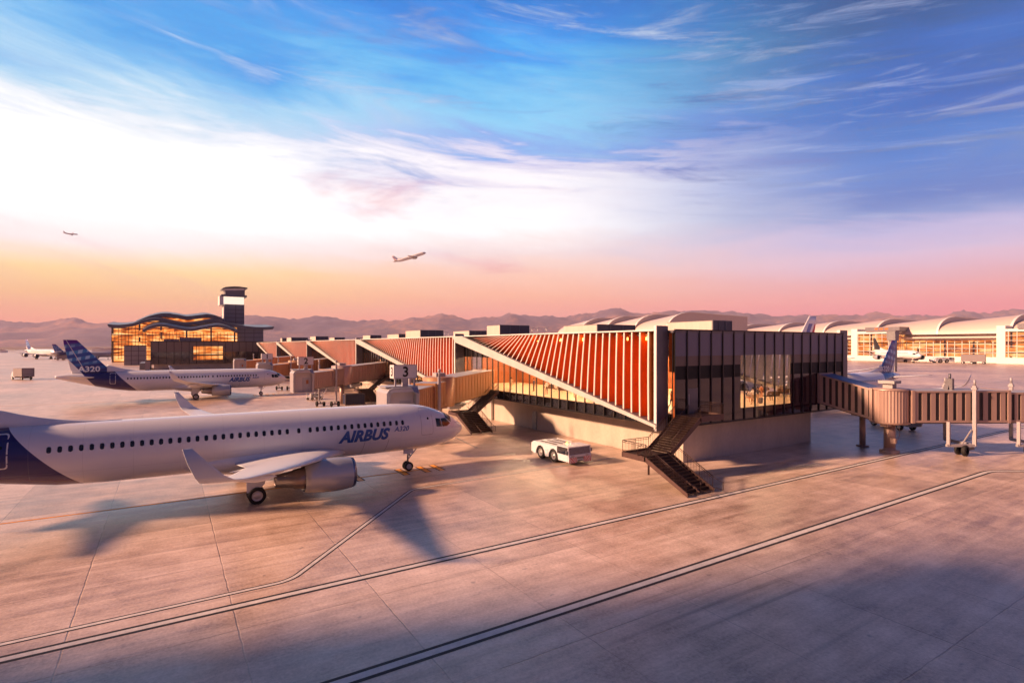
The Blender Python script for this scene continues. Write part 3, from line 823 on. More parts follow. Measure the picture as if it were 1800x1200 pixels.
# louvre screens
for i in range(5):
    L, A = LOWS[i], APEX[i]; W_ = A-L
    b = PB()
    # backing
    b.prism([(37.72, L+.3, diag_z(i, L+.3)+.1), (37.72, A-1.2, diag_z(i, A-1.2)+.02), (37.72, L+.3, 12.2)], (.08, 0, 0), 2)
    y = L+.75; n = 0
    while y < A-1.0:
        t = (y-L)/W_; zb = diag_z(i, y)+.12; yt = y-9.0*t*t*(W_/38.5)**.5; zt = 12.22
        if zt-zb < .25: break
        p0 = Vector((0, y, zb)); p1 = Vector((0, yt, zt))
        # curved board: bellies outward a little at mid height
        N = 5; fr = []; bk = []; 
        for j in range(N+1):
            s_ = j/N; q = p0.lerp(p1, s_); bow = .03*math.sin(PI*s_)
            fr.append((36.62-bow*1.2, q.y, q.z)); bk.append((37.70, q.y+.0, q.z))
        for j in range(N):
            (fx, fy, fz), (gx, gy, gz) = fr[j], fr[j+1]; (kx, ky, kz), (lx, ly, lz) = bk[j], bk[j+1]
            hw = .035
            b.add([(fx+.05, fy-hw, fz), (kx, ky-hw, kz), (lx, ly-hw, lz), (gx+.05, gy-hw, gz)], [(0, 1, 2, 3)], 0)
            b.add([(fx+.05, fy+hw, fz), (kx, ky+hw, kz), (lx, ly+hw, lz), (gx+.05, gy+hw, gz)], [(0, 1, 2, 3)], 0)
            ww = .08
            b.add([(fx-.05, fy-ww, fz), (fx+.05, fy-ww, fz), (fx+.05, fy+ww, fz), (fx-.05, fy+ww, fz), (gx-.05, gy-ww, gz), (gx+.05, gy-ww, gz), (gx+.05, gy+ww, gz), (gx-.05, gy+ww, gz)],
                  [(0, 3, 7, 4), (0, 1, 5, 4), (3, 2, 6, 7), (1, 2, 6, 5)], 1)
        y += 1.06; n += 1
    b.build('louvre_screen', ['terracotta', 'fin', 'terradark'])
    # raking beam, deeper toward the apex
    b = PB()
    b.prism([(36.42, L-.25, 3.72), (36.42, A+1.1, 11.5), (36.42, A+1.9, 12.36), (36.42, A-1.2, 12.36), (36.42, L-.25, 4.02)], (.95, 0, 0), 0)
    b.prism([(36.36, L-.25, 4.02), (36.36, A-1.2, 12.36), (36.36, A-1.2, 12.44), (36.36, L-.25, 4.10)], (1.15, 0, 0), 1)
    b.build('raking_beam', ['lightmetal', 'slate'])
    b = PB(); b.box(36.5, 38.0, L, A+1.5, 12.24, 12.36); b.box(36.45, 36.55, L, A-2, 12.28, 12.40, 1); b.box(37.2, 37.55, L, A-3, 11.85, 12.05, 1); b.build('eaves_strip', ['slate', 'white2'])
    b = PB(); b.box(36.55, 37.98, L-.28, L-.04, 3.45, 12.75); b.box(36.47, 36.55, L-.30, L-.02, 3.45, 12.75, 1); b.build('end_blade', ['slate', 'white2'])
    b = PB(); b.box(37.0, 38.0, L+.08, L+.5, 3.9, 12.2); b.build('bay_pilaster', 'lightmetal')
    if i < 2:
        for j in range(5 if i == 0 else 0):
            yy = L+1.3+[0, 2.6, 9.0, 13.0, 17.5][j]
            b = PB(); b.lathe([(-.16, .02), (-.14, .13), (.14, .13), (.16, .02)], (37.0, yy, 11.62), 'z', 8); b.build('amber_spotlight', 'lamp')
for src in [o for o in pier.children if o.name in ('louvre_screen', 'raking_beam')]:
    me = src.data.copy(); 
    for v_ in me.vertices: v_.co.x = (X0+X1)-2*PX-v_.co.x
    bm_ = bmesh.new(); bm_.from_mesh(me); bmesh.ops.delete(bm_, geom=[f for f in bm_.faces if f.material_index == 2], context='FACES'); bm_.to_mesh(me); bm_.free()
    if len(me.materials) > 2: me.materials[0] = M['white2']
    me.flip_normals(); o = bpy.data.objects.new(src.name, me); COL.objects.link(o); o.parent = pier
# end facade ------------------------------------------------------------
NP = 17; PW = (X1-X0)/NP
b = PB(); b.box(X0, X1, Y0, Y0+.12, 10.05, ZT); b.build('spandrel_panels', 'spandrel')
wi0, wi1 = X0+6*PW-.6, X0+11*PW-.4
for a, e in ((X0, wi0), (wi1, X1)):
    b = PB(); b.box(a, e, Y0+.01, Y0+.1, 9.15, 10.05, 0); b.build('taupe_band', 'taupe')
    b = PB(); b.box(a, e, Y0+.02, Y0+.1, 7.95, 9.15); b.build('reflection_band', 'black')  # dark reflection in the glazing, painted as an opaque black strip
    b = PB(); b.box(a, e, Y0+.015, Y0+.1, ZB+.05, 7.95); b.build('dark_glazing', 'darkglass')
b = PB(); b.box(wi0, wi1, Y0+.015, Y0+.1, ZB+.05, ZF+.02); b.build('dark_glazing', 'darkglass')
b = PB(); b.box(wi0, wi1, Y0+.03, Y0+.05, ZF+.02, 10.05); b.build('window_pane', 'clear')
b = PB()
for k in range(NP+1):
    x = X0+PW*k - (.5*PW*0)
    b.box(x-.11 if k else x, x+.02 if k < NP else x, Y0-.09, Y0+.02, ZB-.02, ZT+.02, 0)
    b.box(x+.02, x+.05, Y0-.07, Y0+.02, ZB-.02, ZT+.02, 1)
b.box(X0, X1, Y0-.17, Y0+.03, ZT, ZT+.10, 0); b.box(X0, X1, Y0-.1, Y0+.05, ZB-.06, ZB+.08, 0)
b.build('end_facade_frame', ['mullion', 'taupe'])
b = PB(); b.box(X0-.02, X0+.06, Y0, 34.1, 8.6, ZT); b.box(X0-.02, X0+.05, Y0, Y0+.25, ZB, ZT); b.build('corner_panel', 'terradark')
b = PB(); b.box(X0+.0+1*PW+.1, X0+2*PW-.25, Y0-.03, Y0+.05, ZF, 7.1); dd = b.build('exit_door', 'slate')
b = PB(); b.box(X0+PW+.15, X0+PW+.2, Y0-.07, Y0-.03, 5.6, 6.6); b.build('handle', 'fin', dd)
# opposite blade on the right flank
b = PB(); b.box(67.3, 69.0, 34.2, 34.45, 3.5, 12.8); b.box(67.2, 67.3, 34.15, 34.5, 3.5, 12.8, 1); b.build('end_blade', ['slate', 'white2'])
b = PB(); b.box(X1, X1+.06, Y0, Y1, ZB, ZT-.25); b.build('side_glazing', 'clear')
b = PB(); b.box(X1, 67.3, 34.2, 80, 12.0, 12.2); b.build('eaves_strip', 'mullion')
# roof plant, measured one by one: near corner pixel, far end pixel, right end pixel, height pixel, distance line
def plant(px_near, py_top, px_far, px_right, u, lab, split=1):
    n = on_x(px_near, py_top, u); f = on_x(px_far, py_top+2, u); r = on_y(px_right, py_top, n.y)
    t = thing('rooftop_unit', (u, n.y, ZT), lab, 'rooftop plant', 0, 'plant units on the pier roof')
    h = n.z-ZT; Ly = f.y-n.y; Lx = r.x-u
    mb = MB(); mb.box(0, Lx*.96, .12, Ly, 0, h-.03); mb.build('cladding', 'hoodlight', t)
    mb = MB(); mb.box(0, Lx, 0, .09, 0.05, h-.05); mb.build('screen', 'hood', t)
    mb = MB()
    for k in range(4): x = Lx*k/3; mb.box(x-.05, x+.05, -.05, .02, 0, h)
    mb.box(0, Lx, -.04, .1, h-.05, h+.03); mb.box(-.03, 0.03, 0, Ly, h-.04, h+.02)
    mb.build('frame', 'grey', t)
    return t
plant(1253, 563, 1173, 1286, 52, 'largest pale roof plant box, above the dark end facade')
plant(1050, 570, 991, 1116, 45, 'long pale roof plant box with grey screen, second from the near end')
plant(879, 571, 856, 930, 45, 'tall pale roof plant box near the top of the second raking beam')
plant(825, 581, 797, 855, 45, 'low roof plant box just left of the tall one')
plant(739, 580, 713, 779, 45, 'tall roof plant box above the middle of the second louvre screen')
plant(701, 587, 681, 715, 45, 'small roof plant box left of the tall one over the second screen')
plant(651, 589, 638, 670, 45, 'small roof plant box above the third raking beam')
plant(588, 593, 579, 606, 45, 'small pale roof plant box above the third louvre screen')
plant(555, 591, 545, 577, 45, 'small roof plant box with screen above the fourth screen')
plant(512, 593, 504, 541, 45, 'roof plant box with long screen above the fifth screen')
plant(496, 594, 493, 504, 45, 'smallest roof plant box at the far end of the pier')
# roof antennas
for px, u in ((935, 46), (945, 47), (960, 46), (782, 46), (788, 48), (492, 46)):
    p = on_x(px, 586, u); t = MB(); t.tube((0, 0, 0), (0, 0, 1.5), .04, 6); t.tube((-.5, 0, 1.1), (.5, 0, 1.3), .03, 6); t.tube((0, -.4, .8), (0, .4, .8), .03, 6)
    o = t.build('roof_antenna', 'galv'); o.location = (p.x, p.y, ZT); tag(o, 'thin metal antenna standing on the pier roof', 'antenna', 'antennas on the pier roof')

# dark glazed cross wing at the far end of the pier
wing_b = thing('terminal_wing', (-6.3, 297, 0), 'dark glass two storey wing at the far end of the pier with one lit window', 'terminal wing')
def wb(mb, name, mats, parent=wing_b):
    mb.v = [(a+6.3, b_-297, c) for a, b_, c in mb.v]; return mb.build(name, mats, parent)
mb = MB(); mb.box(-5.0, 66, 298.5, 325, 0, 2.4); wb(mb, 'plinth_wall', 'plinth')
mb = MB(); mb.box(-6.3, 66, 297.3, 326, 2.4, 12.7); wb(mb, 'wall', 'black')
mb = MB(); mb.box(-6.3, 66, 297.0, 297.2, 8.0, 12.8, 1); mb.box(-6.3, 66, 297.05, 297.2, 2.4, 8.0, 0); wb(mb, 'glazing', ['darkglass', 'taupe'])
mb = MB()
for k in range(24): mb.box(-6.3+3*k, -6.1+3*k, 296.8, 297, 2.4, 12.9)
mb.box(-6.5, 66, 296.8, 297.05, 12.7, 13.0); wb(mb, 'glazing_frame', 'mullion')
mb = MB(); mb.box(-10.5, -6.4, 299, 325, 0, 3.0); wb(mb, 'base_wall', 'grey')
# ------------------------------------------------------------------ steel stairs
def make_stair(name, lab, grp, landing, wide=2.9):
    """origin: ground point at the foot, left corner; first flight climbs +y, second climbs +x"""
    t = thing(name, (0, 0, 0), lab, 'staircase', 0, grp)
    W_ = 3.0; w2 = wide
    L1 = 4.0; H1 = 2.15; ZT_ = 4.85; R2 = landing['run']
    ly0, ly1 = L1, L1+w2
    # first flight
    mb = MB(); n = 12
    for k in range(n):
        y = L1*k/n; z = H1*(k+1)/n
        mb.box(.08, W_-.08, y, y+L1/n+.03, z-.035, z); mb.box(.08, W_-.08, y+L1/n-.01, y+L1/n+.01, z-.03, z+H1/n-.03)
    mb.build('treads', 'steel', t)
    mb = MB()
    for x in (0, W_-.08):
        mb = MB(); mb.prism([(x, -.15, 0), (x, L1+.1, H1-.28), (x, L1+.1, H1+.14), (x, -.15, .30)], (.08, 0, 0)); mb.build('stringer', 'steelside', t)
    mb = MB(); mb.bar((W_/2, 0, .1), (W_/2, L1, H1-.1), .06, .2); mb.build('stringer', 'steelside', t)
    # half landing
    mb = MB(); mb.box(-.0, W_, ly0, ly1, H1-.06, H1); mb.box(-.06, W_, ly0+.0, ly0+.06, H1-.30, H1+.12, 1); mb.box(-.06, 0, ly0, ly1, H1-.3, H1+.12, 1); mb.box(-.06, W_, ly1-.06, ly1, H1-.3, H1+.12, 1)
    mb.box(W_-.16, W_-.04, ly1-.2, ly1-.08, 0, H1-.06, 0)
    mb.build('half_landing', ['steel', 'steelside'], t)
    # second flight
    mb = MB(); n = 16
    for k in range(n):
        x = W_+R2*k/n; z = H1+(ZT_-H1)*(k+1)/n
        mb.box(x, x+R2/n+.03, ly0+.08, ly1-.08, z-.035, z); mb.prism([(x+.02, ly0+.15, z-.16), (x+R2/n, ly0+.15, z-.02), (x+R2/n-.02, ly0+.15, z-.16)], (0, w2-.3, 0))
    mb.build('treads', 'steel', t)
    mb = MB()
    for y in (ly0, ly1-.08):
        mb = MB(); mb.prism([(W_-.1, y, H1-.30), (W_+R2+.1, y, ZT_-.34), (W_+R2+.1, y, ZT_+.12), (W_-.1, y, H1+.16)], (0, .08, 0)); mb.build('stringer', 'steelside', t)
    # top landing
    tx = W_+R2; tl = landing['len']
    if tl > 0:
        mb = MB(); mb.box(tx, tx+tl, ly0, ly1+landing.get('ext', 0), ZT_-.06, ZT_); mb.box(tx, tx+tl, ly0-.06, ly0, ZT_-.36, ZT_+.14, 1); mb.box(tx+tl-.06, tx+tl, ly0, ly1+landing.get('ext', 0), ZT_-.36, ZT_+.14, 1)
        for k in range(2): mb.bar((tx+.3+k*(tl-.6), ly0+.2, ZT_-.2), (tx+.3+k*(tl-.6), ly1+.4, ZT_-.5), .12, .2, 1)
        mb.build('top_landing', ['steel', 'steelside'], t)
    # railings
    def rail(pts, step=.16, name='railing'):
        mb = MB(); r = .022
        up = [Vector(p)+Vector((0, 0, 1.05)) for p in pts]; mid = [Vector(p)+Vector((0, 0, .90)) for p in pts]; lo = [Vector(p)+Vector((0, 0, .15)) for p in pts]
        mb.path(up, .028, 6); mb.path(mid, .018, 5); mb.path(lo, .018, 5)
        for a, b in zip(pts, pts[1:]):
            a = Vector(a); b = Vector(b); n = max(1, int((b-a).length/step))
            for k in range(n+1):
                q = a.lerp(b, k/n); mb.tube(q+Vector((0, 0, .15)), q+Vector((0, 0, 1.05)), .012 if k % 8 else .026, 5, caps=False)
        return mb.build(name, 'steel', t)
    rail([(.03, 0, .15), (.03, L1, H1), (.03, ly1, H1), (W_*.5, ly1, H1)])
    rail([(W_-.03, 0, .15), (W_-.03, L1, H1), (tx, ly0+.03, ZT_)]+([(tx+tl, ly0+.03, ZT_), (tx+tl, ly1, ZT_)] if tl > 0 else []))
    rail([(W_*.5, ly1-.03, H1), (W_, ly1-.03, H1), (tx, ly1-.03, ZT_)], .3)
    rail([(W_+.0, (ly0+ly1)/2, H1), (tx, (ly0+ly1)/2, ZT_)], 1.2)
    mb = MB(); mb.path([(W_/2, -.1, .25), (W_/2, -.1, 1.0), (W_/2, .4, 1.15), (W_/2, L1, H1+.95)], .026, 6)
    for xx in (.03, W_/2, W_-.03): mb.path([(xx, 0, 1.15), (xx, -.55, .95), (xx, -.95, .93), (xx, -.95, .35), (xx, -.1, .35)], .024, 6)
    mb.build('handrail', 'steel', t)
    mb = MB(); mb.path([(-.0, ly0+.3, H1+1.0), (-.5, ly0+.3, H1+.9), (-.5, ly0+.3, H1+.2), (0, ly0+.3, H1+.2)], .024, 6); mb.build('handrail', 'steel', t)
    return t
st = make_stair('steel_staircase', 'dark steel escape stair in front of the glazed end of the pier', 'steel stairs beside the pier', dict(run=3.6, len=3.0, ext=0), 2.55)
st.location = (31.8, 26.9, 0)
stb = make_stair('steel_staircase', 'dark steel stair under the jet bridge of gate 3', 'steel stairs beside the pier', dict(run=3.35, len=0), 2.3)
stb.location = (31.7, 59.9, 0)
for k, lab in ((1, 'dark steel stair under the jet bridge of gate 2'), (2, 'dark steel stair under the jet bridge of gate 1'), (3, 'steel stair under the farthest jet bridge')):
    c = copy_tree(stb); c.location = (31.7, 59.9+43.5*k, 0); rename_label(c, lab)

# ------------------------------------------------------------------ jet bridges
def tunnel(mb, a, b, w_, h, rib=.62, m0=0, mg=1, mr=2, prof='rib', bell=None):
    """a, b: floor centre points; ribbed box between them"""
    a = Vector(a); b = Vector(b); d = b-a; L = d.length; d.normalize()
    s_ = Vector((-d.y, d.x, 0)).normalized(); u = Vector((0, 0, 1))
    def box(t0, t1, s0, s1, z0, z1, m):
        P = []
        for zz in (z0, z1):
            for tt, ss in ((t0, s0), (t1, s0), (t1, s1), (t0, s1)): P.append(a+d*tt+s_*ss+u*zz)
        mb.add(P, [(0,3,2,1),(4,5,6,7),(0,1,5,4),(1,2,6,5),(2,3,7,6),(3,0,4,7)], m)
    box(0, L, -w_/2+.07, w_/2-.07, .02, h-.12, mg)
    n = max(1, int(L/rib)); st_ = L/n
    for sd in (-1, 1):
        for k in range(n):
            t0 = k*st_+.04; t1 = (k+1)*st_-.06
            if prof == 'bold': t1 = t0+st_*.55
            so, si = sd*w_/2, sd*(w_/2-.07)
            box(t0, t1, min(so, si), max(so, si), .10, h-.10, m0)
        so, si = sd*(w_/2+.05), sd*(w_/2-.08)
        box(0, L, min(so, si), max(so, si), h-.13, h+.02, m0); box(0, L, min(so, si), max(so, si), -.08, .14, m0)
    box(-.0, L, -w_/2+.02, w_/2-.02, h-.02, h+.05, mr)
    for tt in (0, L):
        box(tt-.14, tt+.14, -w_/2-.09, w_/2+.09, -.14, h+.10, m0)
    box(0, L, -w_/2+.2, w_/2-.2, -.2, .0, mg)

def text_on(parent, s, size, o, ex, ey, m, off=0.03):
    o = Vector(o); ex = Vector(ex); ey = Vector(ey)
    vs, fs = text_geo(s, size, 0, off, 5)
    cx = (min(v[0] for v in vs)+max(v[0] for v in vs))/2; cy = (min(v[1] for v in vs)+max(v[1] for v in vs))/2
    mb = MB(); mb.add([o+ex*(a-cx)+ey*(b-cy) for a, b, c in vs], fs); return mb.build('gate_number', m, parent)

def gate_bridge(dy, num, lab, body='bridge', cabp=(19.2, 51.6)):
    t = thing('jet_bridge', (36.5, 67.6+dy, 0), lab, 'jet bridge', 0, 'jet bridges along the left side of the pier')
    O = Vector((36.5, 67.6, 0))
    W1 = Vector((38.0, 67.9, 4.45)); K = Vector((27.9, 61.0, 3.95)); E1 = Vector((cabp[0]+.9, cabp[1]+1.5, 3.75))
    mb = MB(); tunnel(mb, W1-O, K-O, 3.0, 3.05, .78); mb.build('outer_tunnel', [body, 'bridgegap', 'bridgeroof'], t)
    mid = K.lerp(E1, .45)
    mb = MB(); tunnel(mb, K-O, mid-O, 2.75, 2.8, .55); mb.build('middle_tunnel', [body, 'bridgegap', 'bridgeroof'], t)
    mb = MB(); tunnel(mb, mid-O, E1-O, 2.5, 2.6, .55); mb.build('inner_tunnel', [body, 'bridgegap', 'bridgeroof'], t)
    mb = MB(); c = K-O; mb.lathe([(-.25, 1.9), (3.2, 1.9), (3.28, 1.7), (3.28, .01)], (c.x, c.y, c.z), 'z', 28)
    rt = mb.build('rotunda', body, t)
    mb = MB(); mb.box(c.x-.6, c.x+.6, c.y-.6, c.y+.6, c.z+3.28, c.z+3.75); mb.build('roof_box', 'bridgeroof', rt)
    mb = MB(); mb.tube((c.x, c.y, 0), (c.x, c.y, c.z-.2), .42, 20); mb.tube((c.x, c.y, 0), (c.x, c.y, .15), .8, 20); mb.box(c.x-1, c.x+1, c.y-.3, c.y+.3, c.z-.6, c.z-.22)
    mb.build('pedestal', 'bridgeb', t)
    # cab
    cc = Vector((cabp[0], cabp[1], 3.35))-O; x, y, z = cc
    mb = MB()
    hw = 1.62; H = 3.6; y0 = y-1.35; y1 = y+1.5
    P = [(x-hw, z), (x-hw-.04, z+H-.5), (x-hw+.25, z+H-.1), (x-hw+.6, z+H), (x+hw-.6, z+H), (x+hw-.2, z+H-.1), (x+hw+.04, z+H-.5), (x+hw, z)]
    Q = [(x-hw+.32, z), (x-hw+.32, z+H-.75), (x-hw+.55, z+H-.5), (x-hw+.75, z+H-.45), (x+hw-.75, z+H-.45), (x+hw-.5, z+H-.5), (x+hw-.30, z+H-.75), (x+hw-.30, z)]
    n = len(P)
    ring0 = [(a, y0-.25*(b-z)/H, b) for a, b in P]; ring1 = [(a, y1, b) for a, b in P]; in0 = [(a, y0-.25*(b-z)/H, b) for a, b in Q]; in1 = [(a, y0+.75, b) for a, b in Q]
    mb.add(ring0+ring1+in0+in1, [(k, k+1, k+1+n, k+n) for k in range(n-1)]+[(k, k+1, k+1+2*n, k+2*n) for k in range(n-1)]+[(k+2*n, k+1+2*n, k+1+3*n, k+3*n) for k in range(n-1)]+[tuple(range(n, 2*n))], 0)
    mb.box(x-hw, x+hw, y0-.1, y1, z-.12, z+.02); mb.box(x-hw-.02, x+hw+.02, y0+.2, y1-.2, z+H, z+H+.10)
    cabo = mb.build('cab', 'cab', t)
    mb = MB(); mb.prism([(x-hw+.3, y0-.28, z+H-.42), (x+hw-.55, y0-.28, z+H-.42), (x+hw-.75, y0-.2, z+H-.02), (x-hw+.5, y0-.2, z+H-.02)], (0, .06, 0)); mb.build('cab_fascia', 'cabin', cabo)
    mb = MB(); mb.prism([(x+hw-.55, y0-.33, z+H-.45), (x+hw-.1, y0-.33, z+H-.6), (x+hw-.2, y0-.3, z+H+.02), (x+hw-.8, y0-.3, z+H+.02)], (0, .5, 0)); mb.build('canopy_flap', 'canopy', cabo)
    mb = MB(); mb.box(x-hw+.3, x+hw-.3, y0+.55, y0+.6, z, z+H-.5); mb.build('cab_screen', 'cabin', cabo)
    mb = MB(); mb.box(x-.1, x+1.0, y0+.50, y0+.54, z+.03, z+2.3); dd = mb.build('cab_door', 'cab', cabo)
    mb = MB(); mb.box(x+.45, x+.85, y0+.47, y0+.50, z+1.3, z+1.95); mb.build('door_window', 'wood', dd)
    mb = MB(); mb.box(x-.9, x+.9, y+1.45, y+1.95, z+.1, z+3.0); mb.build('cab_neck', 'grey', t)
    # lift columns on wheels
    m_ = K.lerp(E1, .42)-O; dr_ = (E1-K).normalized(); sd = Vector((-dr_.y, dr_.x, 0)).normalized()
    for s_ in (-1, 1):
        p = Vector((m_.x, m_.y, 0))+sd*1.75*s_
        mb = MB(); mb.bar((p.x, p.y, .9), (p.x, p.y, 7.5), .26, .30); mb.tube((p.x, p.y, 7.4), (p.x, p.y, 8.3), .10, 10); mb.tube((p.x, p.y, 8.0), (p.x, p.y, 8.35), .17, 10)
        mb.build('lift_column', 'cab', t)
    mb = MB(); p = Vector((m_.x, m_.y, 0)); mb.bar(p-sd*1.9+Vector((0, 0, 1.0)), p+sd*1.9+Vector((0, 0, 1.0)), .25, .3); mb.bar(p-sd*1.8+Vector((0, 0, 3.5)), p+sd*1.8+Vector((0, 0, 3.5)), .25, .3)
    mb.bar(p-sd*1.6+Vector((0, 0, 1.1)), p+Vector((0, 0, 3.4)), .08, .08)
    mb.build('lift_frame', 'cab', t)
    for s_ in (-1, 1):
        q = p+sd*1.5*s_
        mb = MB(); mb.bar(q-dr_*.0+Vector((-.55, 0, .5)), q+Vector((.55, 0, .5)), .22, .22); mb.bar(q+Vector((0, 0, .5)), q+Vector((0, 0, 1.0)), .2, .2)
        bg_ = mb.build('bogie', 'grey', t)
        for s2 in (-1, 1):
            mb = MB(); mb.lathe([(-.17, .26), (-.17, .44), (-.1, .5), (.1, .5), (.17, .44), (.17, .26), (.12, .02)], (q.x+.62*s2, q.y, .5), 'x', 18); mb.build('wheel', 'rubber', bg_)
    if num:
        sx, sy, sz = x+.45, y-.9, z+H
        mb = MB(); mb.box(sx-.28, sx+.28, sy+.05, sy+.35, sz+.05, sz+.95); mb.box(sx-1.05, sx-.9, sy+.1, sy+.25, sz+.05, sz+1); mb.box(sx+.9, sx+1.05, sy+.1, sy+.25, sz+.05, sz+1)
        mb.box(sx-1.15, sx+1.15, sy-.02, sy+1.2, sz+.85, sz+2.15, 1)
        mb.box(sx-1.19, sx+1.19, sy-.05, sy+.02, sz+2.09, sz+2.19); mb.box(sx-1.19, sx+1.19, sy-.05, sy+.02, sz+.82, sz+.90)
        mb.box(sx-1.19, sx-1.11, sy-.05, sy+.02, sz+.9, sz+2.09); mb.box(sx+1.11, sx+1.19, sy-.05, sy+.02, sz+.9, sz+2.09)
        sg = mb.build('gate_sign', ['cab', 'signw'], t)
        text_on(sg, num, 1.35, (sx, sy-.04, sz+1.5), (1, 0, 0), (0, 0, 1), 'black')
        text_on(sg, num, 1.2, (sx-1.16, sy+.6, sz+1.5), (0, -1, 0), (0, 0, 1), 'black')
    # service box and cable tray under the tunnel
    q = K.lerp(W1, .3)-O
    mb = MB(); mb.box(q.x-.8, q.x+.8, q.y-.5, q.y+.5, q.z-1.15, q.z-.25); mb.tube((q.x-.5, q.y-.8, q.z-.6), (q.x+1.2, q.y-.8, q.z-.5), .22, 12); mb.tube((q.x-.6, q.y+.5, q.z-.9), (q.x+1.5, q.y+.2, q.z-.9), .12, 8)
    mb.build('service_unit', 'galv', t)
    t.location = (36.5, 67.6+dy, 0)
    return t
g3 = gate_bridge(0, '3', 'tan ribbed jet bridge whose cab carries the number 3, above the nearest airliner')
g2 = gate_bridge(43.5, '2', 'brown ribbed jet bridge with an empty cab carrying the number 2', 'bridgeb', (19.0, 52.2))
g1 = gate_bridge(87.0, '1', 'orange tan jet bridge carrying the number 1 behind the second airliner')
g0 = gate_bridge(131.0, None, 'farthest tan jet bridge with no number, left of the one with number 1', 'bridge', (18.5, 52.0))

# right-hand bridge
t = thing('jet_bridge', (63.0, 27.1, 0), 'grey jet bridge with round corrugated rotunda joined to the dark end facade', 'jet bridge')
O = Vector((63.0, 27.1, 0))
A_ = Vector((62.6, 33.4, 4.75))-O; R_ = Vector((63.0, 27.1, 3.35))-O
mb = MB(); tunnel(mb, A_, R_+Vector((0, 1.2, .1)), 3.0, 3.05, .62, prof='bold'); mb.build('fixed_tunnel', ['bridgeb', 'bridgegap', 'canopy'], t)
mb = MB(); N = 72; ring = []
for k in range(N):
    a = 2*PI*k/N; r = 1.66 if k % 2 else 1.60; ring.append((r*math.cos(a), r*math.sin(a)))
mb.loft([[(a, b, 3.2) for a, b in ring], [(a, b, 6.45) for a, b in ring]], sm=False); mb.lathe([(6.45, 1.72), (6.6, 1.72), (6.62, .01)], (0, 0, 0), 'z', 36); mb.lathe([(3.05, 1.3), (3.05, 1.75), (3.25, 1.75)], (0, 0, 0), 'z', 36)
rt = mb.build('rotunda', 'bridgeb', t)
mb = MB(); mb.box(-.45, .45, -.45, .45, 6.6, 7.15); mb.box(-.75, .75, -.75, .75, 7.1, 7.4); mb.build('roof_vent', 'bridgeroof', rt)
mb = MB(); mb.tube((0, 0, .3), (0, 0, 3.1), .52, 24); mb.lathe([(0, .95), (.28, .95), (.3, .6), (.55, .55)], (0, 0, 0), 'z', 8); mb.box(-1.2, 1.2, -.35, .35, 2.75, 3.1); mb.box(-.85, -.5, -.9, -.4, 1.1, 1.6)
mb.path([(.7, -.5, 2.9), (1.05, -.5, 2.2), (.95, -.5, 1.6), (.6, -.5, 1.3)], .03, 6)
mb.build('pedestal', 'bridgeb', t)
mb = MB(); mb.tube((1.5, 3.3, 0), (1.5, 3.3, 3.6), .30, 18); mb.tube((1.5, 3.3, 0), (1.5, 3.3, .16), .62, 18); mb.box(-.3, 2.2, 3.0, 3.6, 3.45, 3.85)
mb.build('support_column', 'bridgeb', t)
dv = Vector((CC, -SS, 0))
p0 = R_+dv*1.3; p1 = p0+dv*9.6+Vector((0, 0, .02)); p2 = p1+dv*9+Vector((0, 0, .08)); p3 = p2+dv*7
mb = MB(); tunnel(mb, p0, p1, 3.1, 3.05, .86, prof='bold'); mb.build('outer_tunnel', ['bridgeb', 'bridgegap', 'bridgeroof'], t)
mb = MB(); tunnel(mb, p1, p2, 2.85, 2.85, .62, prof='bold'); mb.build('middle_tunnel', ['bridgeb', 'bridgegap', 'bridgeroof'], t)
mb = MB(); tunnel(mb, p2, p3, 2.6, 2.65, .62, prof='bold'); mb.build('inner_tunnel', ['bridgeb', 'bridgegap', 'bridgeroof'], t)
mb = MB(); q = p0+dv*4.9; mb.box(q.x-.25, q.x+.25, q.y-.3, q.y+.3, 6.4, 7.6); mb.prism([(q.x-.5, q.y, 6.45), (q.x+.5, q.y, 6.45), (q.x+.2, q.y, 7.0), (q.x-.2, q.y, 7.0)], (0, .4, 0)); mb.tube((q.x, q.y, 7.5), (q.x, q.y, 8.1), .12, 10); mb.build('roof_vent', 'slate', t)
nv = Vector((SS, CC, 0))
